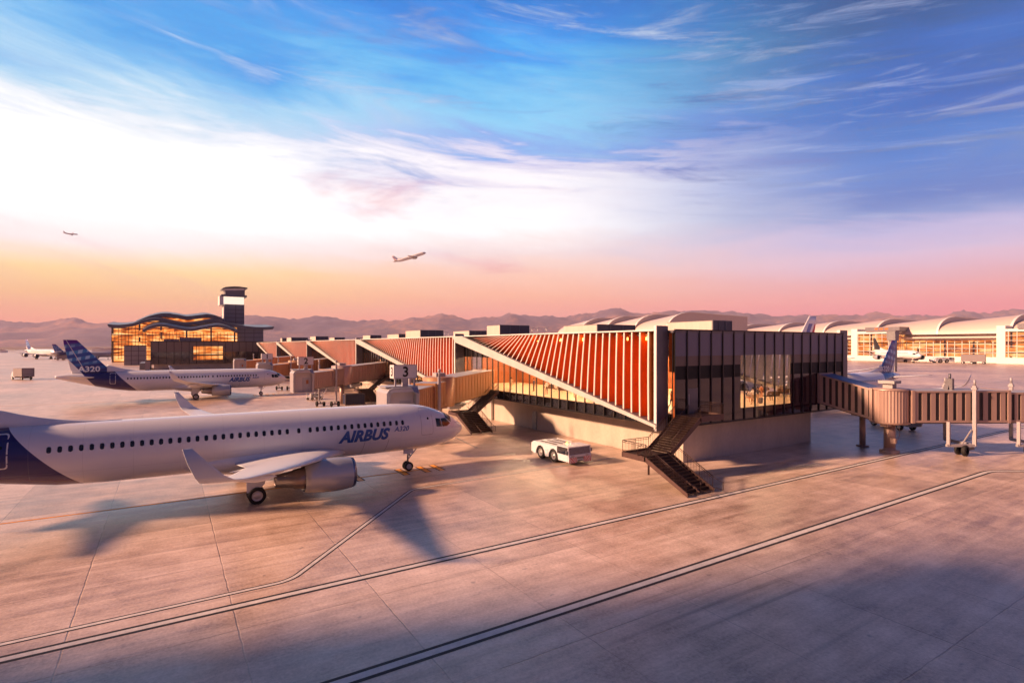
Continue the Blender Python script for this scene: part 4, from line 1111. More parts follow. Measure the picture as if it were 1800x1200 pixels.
for off, L_ in ((5.9, 0), (12.9, 1)):
    c = p0+dv*off
    for s_ in (-1, 1):
        p = Vector((c.x, c.y, 0))+nv*1.85*s_
        mb = MB(); mb.bar((p.x, p.y, 1.0), (p.x, p.y, 7.0), .30, .28); mb.tube((p.x, p.y, 7.0), (p.x, p.y, 7.6), .11, 10); mb.box(p.x-.22, p.x+.22, p.y-.22, p.y+.22, 6.6, 6.8); mb.build('lift_column', 'cab', t)
    mb = MB(); p = Vector((c.x, c.y, 0))
    mb.bar(p-nv*1.85+Vector((0, 0, 1.05)), p+nv*1.85+Vector((0, 0, 1.05)), .3, .3); mb.bar(p-nv*1.85-dv*2.8+Vector((0, 0, 1.05)), p-nv*1.85+Vector((0, 0, 1.05)), .26, .26)
    mb.bar(p-nv*1.85-dv*2.6+Vector((0, 0, 1.1)), p-nv*1.85-dv*2.6+Vector((0, 0, 3.4)), .26, .26); mb.bar(p-nv*1.85-dv*.3+Vector((0, 0, 2.6)), p-nv*1.85-dv*1.3+Vector((0, 0, 1.1)), .1, .1)
    mb.build('lift_frame', 'cab', t)
    for s_ in (1,):
        q = p+nv*(-1.5*s_)-dv*1.0; mb = MB(); mb.bar(q+Vector((0, 0, .55)), q+dv*1.2+Vector((0, 0, .7)), .2, .25); bg_ = mb.build('bogie', 'grey', t)
        for s2 in (-1, 1):
            w_ = q+nv*.42*s2
            mb = MB(); mb.lathe([(-.19, .3), (-.19, .48), (-.12, .55), (.12, .55), (.19, .48), (.19, .3), (.12, .02)], (w_.x, w_.y, .55), 'x' if False else 'y', 20); mb.build('wheel', 'rubber', bg_)
# ------------------------------------------------------------------ far terminals
def lit_mat(name, cw, ch, es=1.0, frame=True):
    """lit interior behind a glazed wall: floors, blinds, dark columns and bright rooms"""
    m, nt, b = newmat(name); co = nt.objco(); x, y, z = nt.sep(co)
    h = nt.math('ADD', x, y)
    zf = nt.math('FLOOR', nt.math('DIVIDE', z, ch)); xf = nt.math('FLOOR', nt.math('DIVIDE', h, cw))
    wn = nt.node('ShaderNodeTexWhiteNoise', noise_dimensions='2D'); nt.l.new(nt.comb(xf, zf, 0.0), wn.inputs['Vector'])
    n1 = nt.noise(nt.comb(nt.math('MULTIPLY', h, .10), nt.math('MULTIPLY', z, .9), 1.0), 1.0, 5, .65)
    n2 = nt.noise(nt.comb(nt.math('MULTIPLY', h, .05), nt.math('MULTIPLY', z, .12), 5.0), 1.6, 3, .5)
    v = nt.math('ADD', nt.math('ADD', nt.math('MULTIPLY', nt.mapr(n1, .3, .7), .5), nt.math('MULTIPLY', nt.mapr(n2, .3, .7), .30)), nt.math('MULTIPLY', wn.outputs[0], .22))
    col = nt.ramp(v, [(.24, (.015, .003, .001)), (.36, (.30, .045, .005)), (.50, (.85, .20, .025)), (.66, (1.25, .52, .15)), (.85, (1.1, .85, .50))])
    fr = nt.math('FRACT', nt.math('DIVIDE', z, ch)); slab = nt.math('LESS_THAN', fr, .10)
    fx = nt.math('FRACT', nt.math('DIVIDE', h, cw*2.6)); cl = nt.math('MULTIPLY', nt.math('LESS_THAN', fx, .07), nt.math('GREATER_THAN', nt.noise(co, .09, 2), .42))
    col = nt.mix(nt.math('MAXIMUM', slab, cl), col, (.012, .006, .006))
    b.inputs['Base Color'].default_value = (.02, .01, .01, 1); b.inputs['Roughness'].default_value = .1
    nt.put(b.inputs['Emission Color'], col); b.inputs['Emission Strength'].default_value = es
    return m
M['lit'] = lit_mat('lit_hall_interior', 5.5, 4.4, .62)
M['lit2'] = lit_mat('lit_terminal_interior', 6.0, 6.2, .50)
M['slatepan'] = mat('slate_cladding', (.10, .11, .16), .45, .2, var=.1, scale=.1)
M['wave'] = mat('wave_roof_metal', (.10, .105, .14), .38, .5, var=.15, scale=.2)
M['shell'] = mat('shell_roof', (.60, .49, .44), .5, .05, var=.06, scale=.05)
M['glow'] = mat('lit_band', (.8, .8, .8), .4, emit=(1., .78, .58), es=.52)
M['greypan'] = mat('grey_cladding', (.235, .20, .215), .55, .1, var=.12, scale=.2)
hall = thing('terminal_hall', (-30, 436, 0), 'glowing orange glass hall with three wavy dark roofs at the far left', 'terminal hall')
class HB(MB):
    org = (-30, 436, 0)
    def build(s, name, mats, parent=None, bev=0):
        s.v = [(a-s.org[0], b-s.org[1], c-s.org[2]) for a, b, c in s.v]; return MB.build(s, name, mats, parent or hall, bev)
def wallpx(mb, pts, v, depth, m=0):
    mb.prism([tuple(on_y(px, py, v)) for px, py in pts], (0, depth, 0), m)
V0, V1_, V2_ = 436.0, 424.0, 444.0
mb = HB(); wallpx(mb, [(196, 573), (275, 563), (325, 569), (370, 565), (418, 577), (418, 636), (196, 636)], V0, 30); mb.build('glass_wall', 'lit')
mb = HB(); wallpx(mb, [(258, 581), (280, 572), (330, 579), (380, 574), (417, 584), (417, 632), (258, 632)], V1_, 11.5); mb.build('bowed_glass_wall', 'lit')
mb = HB(); wallpx(mb, [(238, 567), (262, 557), (287, 554), (325, 560), (365, 556), (392, 564), (392, 575), (238, 575)], V2_+6, 20); mb.build('clerestory', 'lit')
def wave(pts, v, depth, th, name):
    # smooth polyline (Catmull-Rom) turned into an undulating slab
    P = [Vector((on_y(px, py, v).x, 0, on_y(px, py, v).z)) for px, py in pts]; S = []
    for i in range(len(P)-1):
        p0, p1, p2, p3 = P[max(0, i-1)], P[i], P[i+1], P[min(len(P)-1, i+2)]
        for j in range(6):
            t = j/6; S.append(.5*((2*p1)+(p2-p0)*t+(2*p0-5*p1+4*p2-p3)*t*t+(3*p1-p0-3*p2+p3)*t**3))
    S.append(P[-1]); mb = HB()
    rings = [[(q.x, v-4, q.z), (q.x, v-4, q.z-th*(.35 if k in (0, len(S)-1) else 1)), (q.x, v+depth, q.z-th), (q.x, v+depth, q.z+3)] for k, q in enumerate(S)]
    mb.loft(rings, sm=False); return mb.build(name, 'wave')
wave([(236, 567), (262, 556), (287, 551), (310, 553), (328, 556), (350, 554), (366, 552.5), (385, 557), (394, 563)], V2_+2, 34, 2.4, 'upper_wave_roof')
wave([(190, 570), (212, 571), (235, 568), (258, 561), (278, 559), (300, 563), (326, 567.5), (350, 565), (372, 561.5), (390, 565), (410, 570), (440, 574), (462, 575), (480, 574)], V0-1, 40, 1.9, 'middle_wave_roof')
wave([(251, 580), (265, 573), (283, 569.5), (305, 573), (333, 577.5), (358, 574), (382, 570.5), (402, 575), (418, 582)], V1_-2, 18, 1.7, 'lower_wave_roof')
mb = HB(); wallpx(mb, [(417, 572), (463, 576), (463, 632), (417, 632)], V0-3, 30); mb.build('slate_wall', 'slatepan')
mb = HB()
for py in (585, 592.5, 600): 
    for a, e in ((417, 463),): mb.prism([tuple(on_y(a, py, V0-3.1)), tuple(on_y(e, py+.0, V0-3.1)), tuple(on_y(e, py+.7, V0-3.1)), tuple(on_y(a, py+.7, V0-3.1))], (0, .1, 0))
for px in (430, 446): mb.prism([tuple(on_y(px, 576, V0-3.1)), tuple(on_y(px+.6, 576, V0-3.1)), tuple(on_y(px+.6, 604, V0-3.1)), tuple(on_y(px, 604, V0-3.1))], (0, .1, 0))
mb.build('panel_joint', 'mullion')
mb = HB()
for k in range(38):
    px = 196+222*k/37; p = on_y(px, 600, V0-.3 if px < 258 else V1_-.3); mb.box(p.x-.12, p.x+.12, p.y-.15, p.y+.1, 2, 24 if px < 258 else 20)
for zz in (6.5, 11, 15.5, 20):
    a = on_y(196, 600, V0-.3); e = on_y(258, 600, V0-.3); mb.box(a.x, e.x, a.y-.2, a.y, zz-.12, zz+.12)
    a = on_y(258, 600, V1_-.3); e = on_y(417, 600, V1_-.3)
    if zz < 19: mb.box(a.x, e.x, a.y-.2, a.y, zz-.12, zz+.12)
mb.build('glazing_frame', 'mullion')
# grey service blocks in front
def block(px0, px1, pyt, pyb, depth, lab, rows=2, cols=3):
    p = ground(px0, pyb); q = on_y(px1, pyb, p.y); h = on_y(px0, pyt, p.y).z; W_ = q.x-p.x
    t = thing('service_block', (p.x, p.y, 0), lab, 'service block', 0, 'grey blocks by the glass hall')
    mb = MB(); mb.box(0, W_, 0, depth, 0, h); mb.build('wall', 'greypan', t)
    mb = MB()
    for k in range(1, rows): mb.box(0, W_, -.06, .02, h*k/rows-.10, h*k/rows+.10)
    for k in range(1, cols): mb.box(W_*k/cols-.10, W_*k/cols+.10, -.07, .02, 0, h)
    mb.box(-.15, W_+.15, -.15, depth+.1, h, h+.3); mb.build('panel_joint', 'mullion', t)
    return t
block(218, 256, 608, 642, 16, 'tall grey panelled block left of the dark glass wing', 4, 3)
block(197, 219, 626, 637, 12, 'low grey block at the left foot of the glowing hall', 2, 2)
block(255, 264, 634, 651, 4, 'narrow pale block at the corner of the dark glass wing', 1, 1)
# things on the wing roof
for a, e, tpy, lab in ((288, 315, 596, 'low long plant box on the roof of the dark glass wing, left one'), (316, 354, 593, 'taller plant box on the roof of the dark glass wing, right one')):
    p = on_y(a, tpy, 305); q = on_y(e, tpy, 305); t = thing('rooftop_unit', (p.x, 305, 13.0), lab, 'rooftop plant', 0, 'plant units on the dark wing')
    mb = MB(); mb.box(0, q.x-p.x, 0, 5, 0, p.z-13); mb.build('cladding', 'greypan', t)
    mb = MB()
    for k in range(5): x = (q.x-p.x)*k/4; mb.box(x-.08, x+.08, -.08, .02, 0, p.z-12.9)
    mb.build('frame', 'hood', t)
# lit room in the wing
mb = MB(); a = on_y(407, 600, 296.9); e = on_y(392+0, 600, 296.9)
wl, wr = on_y(339, 600, 296.9).x, on_y(392, 600, 296.9).x
mb.box(wl, wr, 296.86, 296.94, 4.3, 10.6); wb(mb, 'lit_window', 'lit2')
mb = MB()
for k in range(6): x = wl+(wr-wl)*k/5; mb.box(x-.1, x+.1, 296.7, 296.86, 4.3, 10.6)
mb.box(wl, wr, 296.7, 296.86, 7.2, 7.4); wb(mb, 'window_frame', 'mullion')

# control tower
TV = 470.0
tp = on_y(411, 600, TV); t = thing('control_tower', (tp.x, TV, 0), 'slate control tower with a bright lit band under a flared curved roof', 'control tower')
HB.org = (tp.x, TV, 0)
def boxpx(mb, px0, px1, pyt, pyb, v, depth, m=0):
    a = on_y(px0, pyt, v); e = on_y(px1, pyt, v); mb.box(a.x, e.x, v, v+depth, on_y((px0+px1)/2, pyb, v).z, on_y((px0+px1)/2, pyt, v).z, m)
mb = HB(); boxpx(mb, 395, 429.5, 534, 640, TV, 13); mb.build('shaft', 'slatepan', t)
mb = HB(); boxpx(mb, 393, 395, 534, 575, TV+.5, 12); mb.build('shaft_edge', 'white2', t)
mb = HB()
for py in (544, 551, 558, 565): boxpx(mb, 395, 429.6, py, py+.6, TV-.1, .2)
boxpx(mb, 414, 414.8, 534, 575, TV-.12, .2); mb.build('panel_joint', 'mullion', t)
mb = HB(); boxpx(mb, 387, 429, 519.5, 534.5, TV-1.5, 16); mb.build('lit_band', 'glow', t)
mb = HB(); boxpx(mb, 386, 393, 519, 535.5, TV-1.9, 16); mb.build('side_panel', 'white2', t)
mb = HB(); boxpx(mb, 389, 434, 518, 521.5, TV-3, 20); mb.build('gallery', 'slatepan', t)
mb = HB(); boxpx(mb, 396, 430.5, 508, 519, TV, 13); mb.build('cab_glazing', 'slate', t)
mb = HB(); P = []
for k in range(9):
    px = 391+44*k/8; py = 505.8-2.6*math.sin(PI*k/8*.9+.25)+ (1.2 if k == 0 else 0); P.append(on_y(px, py, TV-2))
mb.loft([[(q.x, q.y, q.z), (q.x, q.y, q.z-.9), (q.x, q.y+18, q.z-.9), (q.x, q.y+18, q.z+.6)] for q in P], sm=False); mb.build('roof', 'wave', t)
mb = HB(); mb.prism([tuple(on_y(a, b, TV-.3)) for a, b in ((391, 507), (431, 506.5), (430, 510), (396, 510.5))], (0, 13, 0)); mb.build('roof_soffit', 'white2', t)

# right terminal: shell roofs over a lit facade -------------------------
def shells(name, u0, v_near, n, L_, lab, zp=31., u_off=30, back=150, eave=18.5):
    t = thing(name, (u0, v_near, 0), lab, 'airport terminal')
    for k in range(n):
        a = v_near+L_*k; e = a+L_*1.0
        mb = MB(); rings = []
        for j in range(7):
            s_ = j/6; y = a+(e-a)*s_; kk = 1-.30*s_
            row = []
            for q in range(15):
                w_ = q/14
                if w_ < .6: ww = w_/.6; x = u_off*(1-math.cos(ww*PI/2)); z = eave+(zp-eave)*math.sin(ww*PI/2)**.9*kk
                else: ww = (w_-.6)/.4; x = u_off+(back-u_off)*ww; z = eave+(zp-eave)*kk-1.5*ww
                row.append((x, y-v_near, z))
            rings.append(row)
        o_ = len(mb.v); mb.loft(rings, closed=False, caps=False)
        # near rim wall
        rim = rings[0]; mb.add(rim+[(back, a-v_near, eave), (0, a-v_near, eave-1)], [tuple(range(17))], 0)
        lo = [(x, y-.5, z+.25) for x, y, z in rings[0]]; hi = [(x, y+.8, z+.25) for x, y, z in rings[0]]
        mb.loft([lo, hi], closed=False, caps=False, m=1)
        mb.build('roof_shell', ['shell', 'white2'], t)
    tot = L_*n
    mb = MB(); mb.box(4, back, 0, tot, 14.5, eave-.5); mb.box(0, 4, 0, tot, 15.8, 16.8); mb.build('parapet', 'shell', t)
    mb = MB(); mb.box(5, back, 0, tot, 3.6, 14.5); mb.build('glass_wall', 'lit2', t)
    mb = MB(); mb.box(4.2, back, -.2, tot, 0, 3.6); mb.build('base_wall', 'white2', t)
    mb = MB()
    for k in range(int(tot/4)+1): mb.box(4.6, 5, k*4-.14, k*4+.14, 3.6, 14.5)
    for zz in (6.2, 9.0, 11.8): mb.box(4.6, 5, 0, tot, zz-.1, zz+.1)
    mb.build('glazing_frame', 'white2', t)
    return t
sh = shells('terminal_building', 439.0, 84.0, 8, 38.0, 'long terminal with pale scalloped shell roofs above lit windows at right')
def portal(v0, v1, lab, top=23.):
    t = thing('entrance_pavilion', (429, v0, 0), lab, 'pavilion', 0, 'white framed pavilions of the right terminal')
    W_ = v1-v0; mb = MB(); mb.box(0, 16, W_-4.2, W_, 0, top); mb.box(0, 16, 0, W_-4.2, 0, 3.6); mb.box(0, 16, 0, W_-4.2, top-3.6, top-2.0)
    mb.build('white_frame', 'white2', t)
    mb = MB(); mb.box(.6, 15.5, .5, W_-4.2, 3.6, top-3.6); mb.build('glass_wall', 'lit2', t)
    mb = MB()
    for k in range(int((W_-4)/4)+1): mb.box(.3, .6, k*4-.12+.5, k*4+.12+.5, 3.6, top-3.6)
    for zz in (7, 10.5, 14, 17): mb.box(.3, .6, .5, W_-4.2, zz-.1, zz+.1)
    for k in range(5): mb.box(3*k, 3*k+.25, .2, .5, 3.6, top-3.6)
    mb.build('glazing_frame', 'white2', t)
    mb = MB(); mb.box(-1.0, 14, -3, W_-10, top-2.0, top+1.0); mb.build('roof_slab', 'slate', t)
    mb = MB()
    for k in range(3): mb.box(-1.1, -.98, 4+k*3.2, 6.2+k*3.2, top-.9, top+.2)
    mb.build('vent', 'terradark', t)
    return t
portal(181, 210, 'white framed pavilion jutting from the terminal, just right of the pier')
portal(88, 126, 'white framed pavilion at the right edge of the picture')
s2 = shells('terminal_building', 290, 262, 4, 31, 'pale terminal with three rounded shell roofs rising behind the pier roof', 34.5, 26, 90, 20)
# flared grey ramp control box behind the nearest far fin
p = at(1577, 600, 230); t = thing('ramp_tower', (p.x, p.y, 0), 'small grey ramp control tower with a flared cab, behind the fin at right', 'ramp tower')
zt = at(1577, 582, 230).z; zb_ = at(1577, 598, 230).z
mb = MB(); mb.prism([(-1.6, 0, zb_), (1.4, 0, zb_), (1.9, 0, zt), (-1.9, 0, zt)], (0, 3.2, 0)); mb.build('cab', 'grey', t)
mb = MB(); mb.box(-1, 1, .4, 2.8, 0, zb_); mb.build('shaft', 'grey', t)
mb = MB(); mb.box(-2.1, 2.3, -.3, 3.5, zt, zt+.35); mb.build('roof', 'slate', t)
# small far sheds near the runway
for px, py, w_, h, lab in ((172, 612, 16, 8.5, 'small white hut on the horizon beyond the parked airliners'), (192, 613, 22, 7, 'low grey shed on the horizon left of the glowing hall'), (4, 615, 10, 5, 'tiny white hut on the horizon at the left edge')):
    D = 850; p = at(px, 618, D); p.z = 0
    t = thing('shed', (p.x, p.y, 0), lab, 'shed'); mb = MB(); mb.box(-w_/2, w_/2, 0, 8, 0, h*.7); mb.build('wall', 'white2', t)
    mb = MB(); mb.prism([(-w_/2-.3, -.3, h*.7), (w_/2+.3, -.3, h*.7), (0, -.3, h)], (0, 8.6, 0)); mb.build('roof', 'shell', t)

# hangar added off the left of the view, to throw shade across the near apron
t = thing('sunshield', (-62, 43.5, 0), 'large pale hangar added out of view to shade the near apron', 'sunshield')
mb = MB(); mb.box(-30, 0, -100, 0, 0, 44); mb.build('wall', 'greypan', t)
mb = MB(); rings = []
for y in (-100.5, .5): rings.append([(-15+15.5*math.cos(PI*k/12), y, 44+8*math.sin(PI*k/12)) for k in range(13)])
mb.loft(rings); mb.build('roof', 'shell', t)
mb = MB()
for k in range(6): mb.box(-.0, .12, -86+14.5*k, -74.5+14.5*k, 0, 26)
mb.build('sunshield_doors', 'grey', t)
# ------------------------------------------------------------------ apron markings
M['paint_w'] = mat('worn_white_paint', (.62, .57, .55), .6, var=.25, scale=2.5)
M['paint_y'] = mat('yellow_paint', (.85, .33, .02), .55, var=.2, scale=2.5)
M['paint_k'] = mat('black_border_paint', (.018, .014, .016), .7, var=.3, scale=3)
def offset_strip(mb, pts, w_, z, m):
    pts = [Vector((a, b, 0)) for a, b in pts]; n = len(pts); L_ = []; R = []
    for i in range(n):
        d0 = (pts[i]-pts[i-1]).normalized() if i else (pts[1]-pts[0]).normalized()
        d1 = (pts[i+1]-pts[i]).normalized() if i < n-1 else d0
        t = (d0+d1).normalized(); nn = Vector((-t.y, t.x, 0)); k = w_/2/max(.3, nn.dot(Vector((-d0.y, d0.x, 0))))
        L_.append(pts[i]+nn*k); R.append(pts[i]-nn*k)
    mb.add([(p.x, p.y, z) for p in L_]+[(p.x, p.y, z) for p in R], [(i, i+1, i+1+n, i+n) for i in range(n-1)], m)
def marking(pts, w_, paint, border=.14, name='lane_marking'):
    mb = MB()
    if border: offset_strip(mb, pts, w_+2*border, .004, 1)
    offset_strip(mb, pts, w_, .008, 0)
    o = mb.build(name, [paint, 'paint_k']); tag(o, kind='structure'); return o
g2_ = lambda px, py: tuple(ground(px, py))[:2]
def smooth_pts(P, rad, n=8):
    out = [P[0]]
    for i in range(1, len(P)-1):
        a, b, c = (Vector((*q, 0)) for q in P[i-1:i+2]); u1 = (a-b).normalized(); u2 = (c-b).normalized()
        s_, e_ = b+u1*rad, b+u2*rad
        for k in range(n+1):
            t = k/n; q = s_*(1-t)**2+b*2*t*(1-t)+e_*t*t; out.append((q.x, q.y))
    out.append(P[-1]); return out
marking([(-25, 25.75), (400, 26.4)], .30, 'paint_w', .17)
marking(smooth_pts([(-25, 26.75), (4.9, 27.3), (15.9, 39.6), (37.3, 40.2)], .7), .20, 'paint_w', .09)
marking(smooth_pts([(-20, 18.05), (61.2, 18.4), (70, 12.2), (90, 8)], 1.2), .34, 'paint_w', .17)
marking([(-60, 45.45), (21.2, 45.45)], .20, 'paint_y', .05, 'centre_line')
marking([(-60, 132.6), (21.0, 132.6)], .20, 'paint_y', .05, 'centre_line')
marking([(29.2, 59.0), (28.2, 51.9)], .12, 'paint_w', .07)
marking([(72, 60), (420, 64)], .3, 'paint_w', .1); marking([(66, 84), (60, 150)], .3, 'paint_w', .1)
for yy in (45.45, 132.6):
    for xx in (13.4, 17.3, 19.3, 20.6) if yy < 100 else (11.0, 16.4, 19.0, 20.3):
        marking([(xx-.02, yy-1.25), (xx+.02, yy+1.25)], .42, 'paint_y', .12, 'stop_bar')

# ------------------------------------------------------------------ vehicles
def wheel_x(parent, x, y, r, w_, name='wheel', axis='x'):
    mb = MB(); c = (x, y, r); mb.lathe([(-w_/2, r*.6), (-w_/2, r*.88), (-w_*.36, r), (w_*.36, r), (w_/2, r*.88), (w_/2, r*.6)], c, axis, 26)
    wl = mb.build(name, 'rubber', parent)
    mb = MB(); mb.lathe([(-w_*.46, .02), (-w_*.48, r*.2), (-w_*.38, r*.25), (-w_*.38, r*.48), (-w_*.5, r*.60), (w_*.5, r*.60), (w_*.38, r*.48), (w_*.38, r*.25), (w_*.48, r*.2), (w_*.46, .02)], c, axis, 20)
    mb.build('rim', 'rim', wl); return wl
def make_tug():
    """low towing tractor; local -y is the front, origin on the ground at its centre"""
    t = thing('tow_tractor', (0, 0, 0), 'x', 'tow tractor')
    W_ = 1.34
    wheels = (-.70, 1.45); r = .60
    # side panels with polygonal wheel arches
    for sd in (-1, 1):
        P = [(-2.95, .38), (-1.48, .38)]
        for c in wheels:
            P += [(c+(.78)*math.cos(PI-PI*k/6), .30+.98*math.sin(PI*k/6)) for k in range(0, 7)]
            if c == wheels[0]: P += [(.72, .38)]
        P = [(-2.95, .38)]+[(wheels[0]+.80*math.cos(PI-PI*k/6), .38+.92*math.sin(PI*k/6)) for k in range(7)]+[(wheels[1]+.80*math.cos(PI-PI*k/6), .38+.92*math.sin(PI*k/6)) for k in range(7)]+[(2.55, .38), (3.0, .55), (3.02, 1.35), (2.6, 1.56), (-1.25, 1.50), (-1.35, 1.45), (-2.95, 1.0)]
        mb = MB(); mb.prism([(sd*W_, y, z) for y, z in P], (-sd*.10, 0, 0)); mb.build('side_panel', 'white', t)
    mb = MB(); mb.box(-W_+.1, W_-.1, -2.7, 2.9, .42, .62); mb.box(-.62, .62, -2.2, 2.7, .6, 1.4); mb.build('chassis', 'black', t)
    mb = MB(); mb.box(-W_+.02, W_-.02, -1.3, 2.62, 1.46, 1.56); mb.prism([(-W_+.02, 2.62, 1.56), (-W_+.02, 3.05, 1.34), (-W_+.02, 3.05, .50), (-W_+.02, 2.9, .50), (-W_+.02, 2.9, 1.30), (-W_+.02, 2.62, 1.46)], (2*W_-.04, 0, 0))
    mb.build('deck', 'white', t, 0)
    for x in (-.78, 0.0, .78):
        mb = MB(); mb.box(x-.12, x+.12, -.7, 2.0, 1.57, 1.60); mb.build('deck_vent', 'mullionlit', t)
    # cab
    mb = MB()
    mb.box(-W_, W_, -3.1, -2.98, .42, .98); mb.box(-W_, W_, -3.06, -1.3, 1.66, 1.74)
    for x in (-W_, W_-.10): mb.bar((x+.05, -3.06, .95), (x+.05, -2.95, 1.70), .10, .10)
    for x in (-W_+.05, W_-.05): mb.bar((x, -1.32, .98), (x, -1.32, 1.7), .10, .10); mb.bar((x, -2.2, .98), (x, -2.2, 1.7), .07, .07)
    mb.box(-W_, W_, -3.04, -1.3, .98, 1.02)
    mb.build('cab', 'white', t)
    mb = MB(); mb.prism([(-W_+.1, -3.055, 1.02), (W_-.1, -3.055, 1.02), (W_-.1, -2.965, 1.66), (-W_+.1, -2.965, 1.66)], (0, .015, 0)); mb.build('windshield', 'windshield', t)
    for sd in (-1, 1):
        mb = MB(); mb.box(sd*W_-.02, sd*W_+.0, -2.95, -1.35, 1.02, 1.66); mb.build('side_window', 'windshield', t)
    mb = MB(); mb.box(-.9, -.3, -2.1, -1.9, .7, 1.4); mb.box(-.9, -.3, -2.5, -1.9, .6, .75); mb.build('seat', 'red', t)
    mb = MB(); mb.box(-W_+.15, W_-.15, -2.75, -2.45, .6, 1.02); mb.build('dashboard', 'black', t)
    # striped bumper with a notch for the tow hitch
    for sd in (-1, 1):
        x0, x1 = (.42, W_) if sd > 0 else (-W_, -.42)
        mb = MB(); mb.box(x0, x1, -3.16, -3.10, .30, .80, 0)
        w_ = .15; k = 0; x = x0-.5
        while x < x1:
            # diagonal stripes cut to the panel
            pts = []
            for zz in (.30, .80):
                dx = (zz-.30)*1.0*sd
                a = min(max(x+dx+ (0 if sd > 0 else .5), x0), x1); b_ = min(max(x+w_+dx+(0 if sd > 0 else .5), x0), x1); pts.append((a, b_, zz))
            (a0, b0, z0), (a1, b1, z1) = pts
            if b0-a0 > .01 or b1-a1 > .01: mb.add([(a0, -3.166, z0), (b0, -3.166, z0), (b1, -3.166, z1), (a1, -3.166, z1)], [(0, 1, 2, 3)], 1)
            x += w_*2; k += 1
        mb.build('striped_bumper', ['white', 'red'], t)
        mb = MB(); mb.box(sd*.85-.16, sd*.85+.16, -3.14, -3.09, .83, .94); mb.build('headlight', 'rim', t)
        mb = MB(); mb.box(sd*1.0-.14, sd*1.0+.14, 3.04, 3.1, .75, 1.05); mb.build('tail_light', 'red', t)
        mb = MB(); mb.bar((sd*(W_+.0), -2.9, 1.3), (sd*(W_+.22), -2.95, 1.35), .03, .03); mb.box(sd*(W_+.16)-.04, sd*(W_+.16)+.08, -3.0, -2.9, 1.12, 1.42); mb.build('mirror', 'grey', t)
    mb = MB(); mb.box(-.42, .42, -3.13, -3.05, .62, .80); mb.tube((-.12, -3.1, .45), (-.12, -3.3, .45), .05, 8); mb.box(-.25, .25, -3.2, -3.1, .38, .52); mb.build('tow_hitch', 'grey', t)
    mb = MB(); mb.tube((W_-.2, 1.9, 1.56), (W_-.2, 1.9, 1.74), .05, 8); mb.bar((W_-.2, 1.9, 1.68), (W_-.2, -.4, 1.68), .04, .04); mb.tube((W_-.2, -.4, 1.56), (W_-.2, -.4, 1.68), .03, 6); mb.build('deck_rail', 'white2', t)
    mb = MB(); mb.lathe([(0, .10), (.12, .09), (.17, .04), (.18, .0)], (-.3, -1.5, 1.74), 'z', 10); mb.build('beacon', 'lamp', t)
    mb = MB(); mb.box(-W_-.006, -W_, .15, .62, .55, .56); mb.box(-W_-.006, -W_, .15, .62, .95, .97); mb.box(-W_-.012, -W_, .15, .17, .5, 1.1); mb.build('panel_seam', 'line', t)
    for c in wheels:
        for sd in (-1, 1): wheel_x(t, sd*(W_-.22), c, r, .40)
    return t
tug = make_tug(); tug.scale = (.98, .98, 1.0)
tug.location = (32.15, 42.4, 0); rename_label(tug, 'white tow tractor with red striped bumper on the apron by the pier wall', 'tow tractors')
tg2 = copy_tree(tug); p = ground(1655, 637.5); tg2.location = p; tg2.scale = (2.0, 2.0, 2.0); tg2.rotation_euler = (0, 0, math.radians(60)); rename_label(tg2, 'long white tow tractor beside the engines of the black finned airliner')

def make_truck(lab):
    t = thing('box_truck', (0, 0, 0), lab, 'box truck')
    mb = MB(); mb.box(-1.7, 1.7, -3.6, 1.6, 1.15, 3.9); mb.box(-1.78, -1.62, -3.68, -3.5, 1.1, 3.95, 1); mb.box(1.62, 1.78, -3.68, -3.5, 1.1, 3.95, 1); mb.box(-1.78, 1.78, -3.68, -3.5, 3.8, 3.97, 1); mb.box(-1.78, 1.78, -3.68, -3.5, 1.05, 1.25, 1); mb.box(-1.5, 1.5, -3.64, -3.58, 1.9, 2.0, 1)
    mb.build('cargo_box', ['greypan', 'taupe'], t)
    mb = MB(); mb.prism([(-1.2, 1.9, .7), (-1.2, 3.9, .7), (-1.2, 3.9, 1.6), (-1.2, 3.4, 2.6), (-1.2, 1.9, 2.6)], (2.4, 0, 0)); mb.build('driver_cab', 'white', t)
    mb = MB(); mb.box(-.5, .5, -3.4, 3.6, .7, 1.1); mb.box(-1.4, 1.4, -3.5, -3.3, .55, .75); mb.build('chassis', 'black', t)
    for y in (-2.6, 2.9):
        for s_ in (-1, 1): wheel_x(t, s_*1.25, y, .5, .4)
    for s_ in (-1, 1): mb = MB(); mb.box(s_*1.2-.15, s_*1.2+.15, -3.56, -3.5, .78, .95); mb.build('tail_light', 'red', t)
    return t
trk = make_truck('grey box truck seen from behind alone on the bright apron at left')
trk.location = ground(38.5, 667); trk.rotation_euler = (0, 0, math.radians(-10+45))
trk.scale = (.95, .95, .95)

def make_container():
    t = thing('cargo_container', (29.6, 102.6, 0), 'dark navy container standing on the apron beyond the nearest airliner', 'container')
    mb = MB(); mb.box(-1.8, 1.8, -.9, .9, .15, 1.95); mb.build('shell', 'navy', t)
    mb = MB()
    for x in (-1.8, 1.8):
        for y in (-.9, .9): mb.box(x-.05, x+.05, y-.05, y+.05, 0, 2.0)
    for z in (.12, 1.97):
        for y in (-.9, .9): mb.box(-1.8, 1.8, y-.04, y+.04, z-.04, z+.04)
        for x in (-1.8, 1.8): mb.box(x-.04, x+.04, -.9, .9, z-.04, z+.04)
    mb.build('edge_frame', 'taupe', t)
    mb = MB()
    for k in range(7): mb.box(-1.6+.5*k, -1.5+.5*k, -.93, -.9, .3, 1.8)
    mb.build('rib', 'navy', t)
make_container()

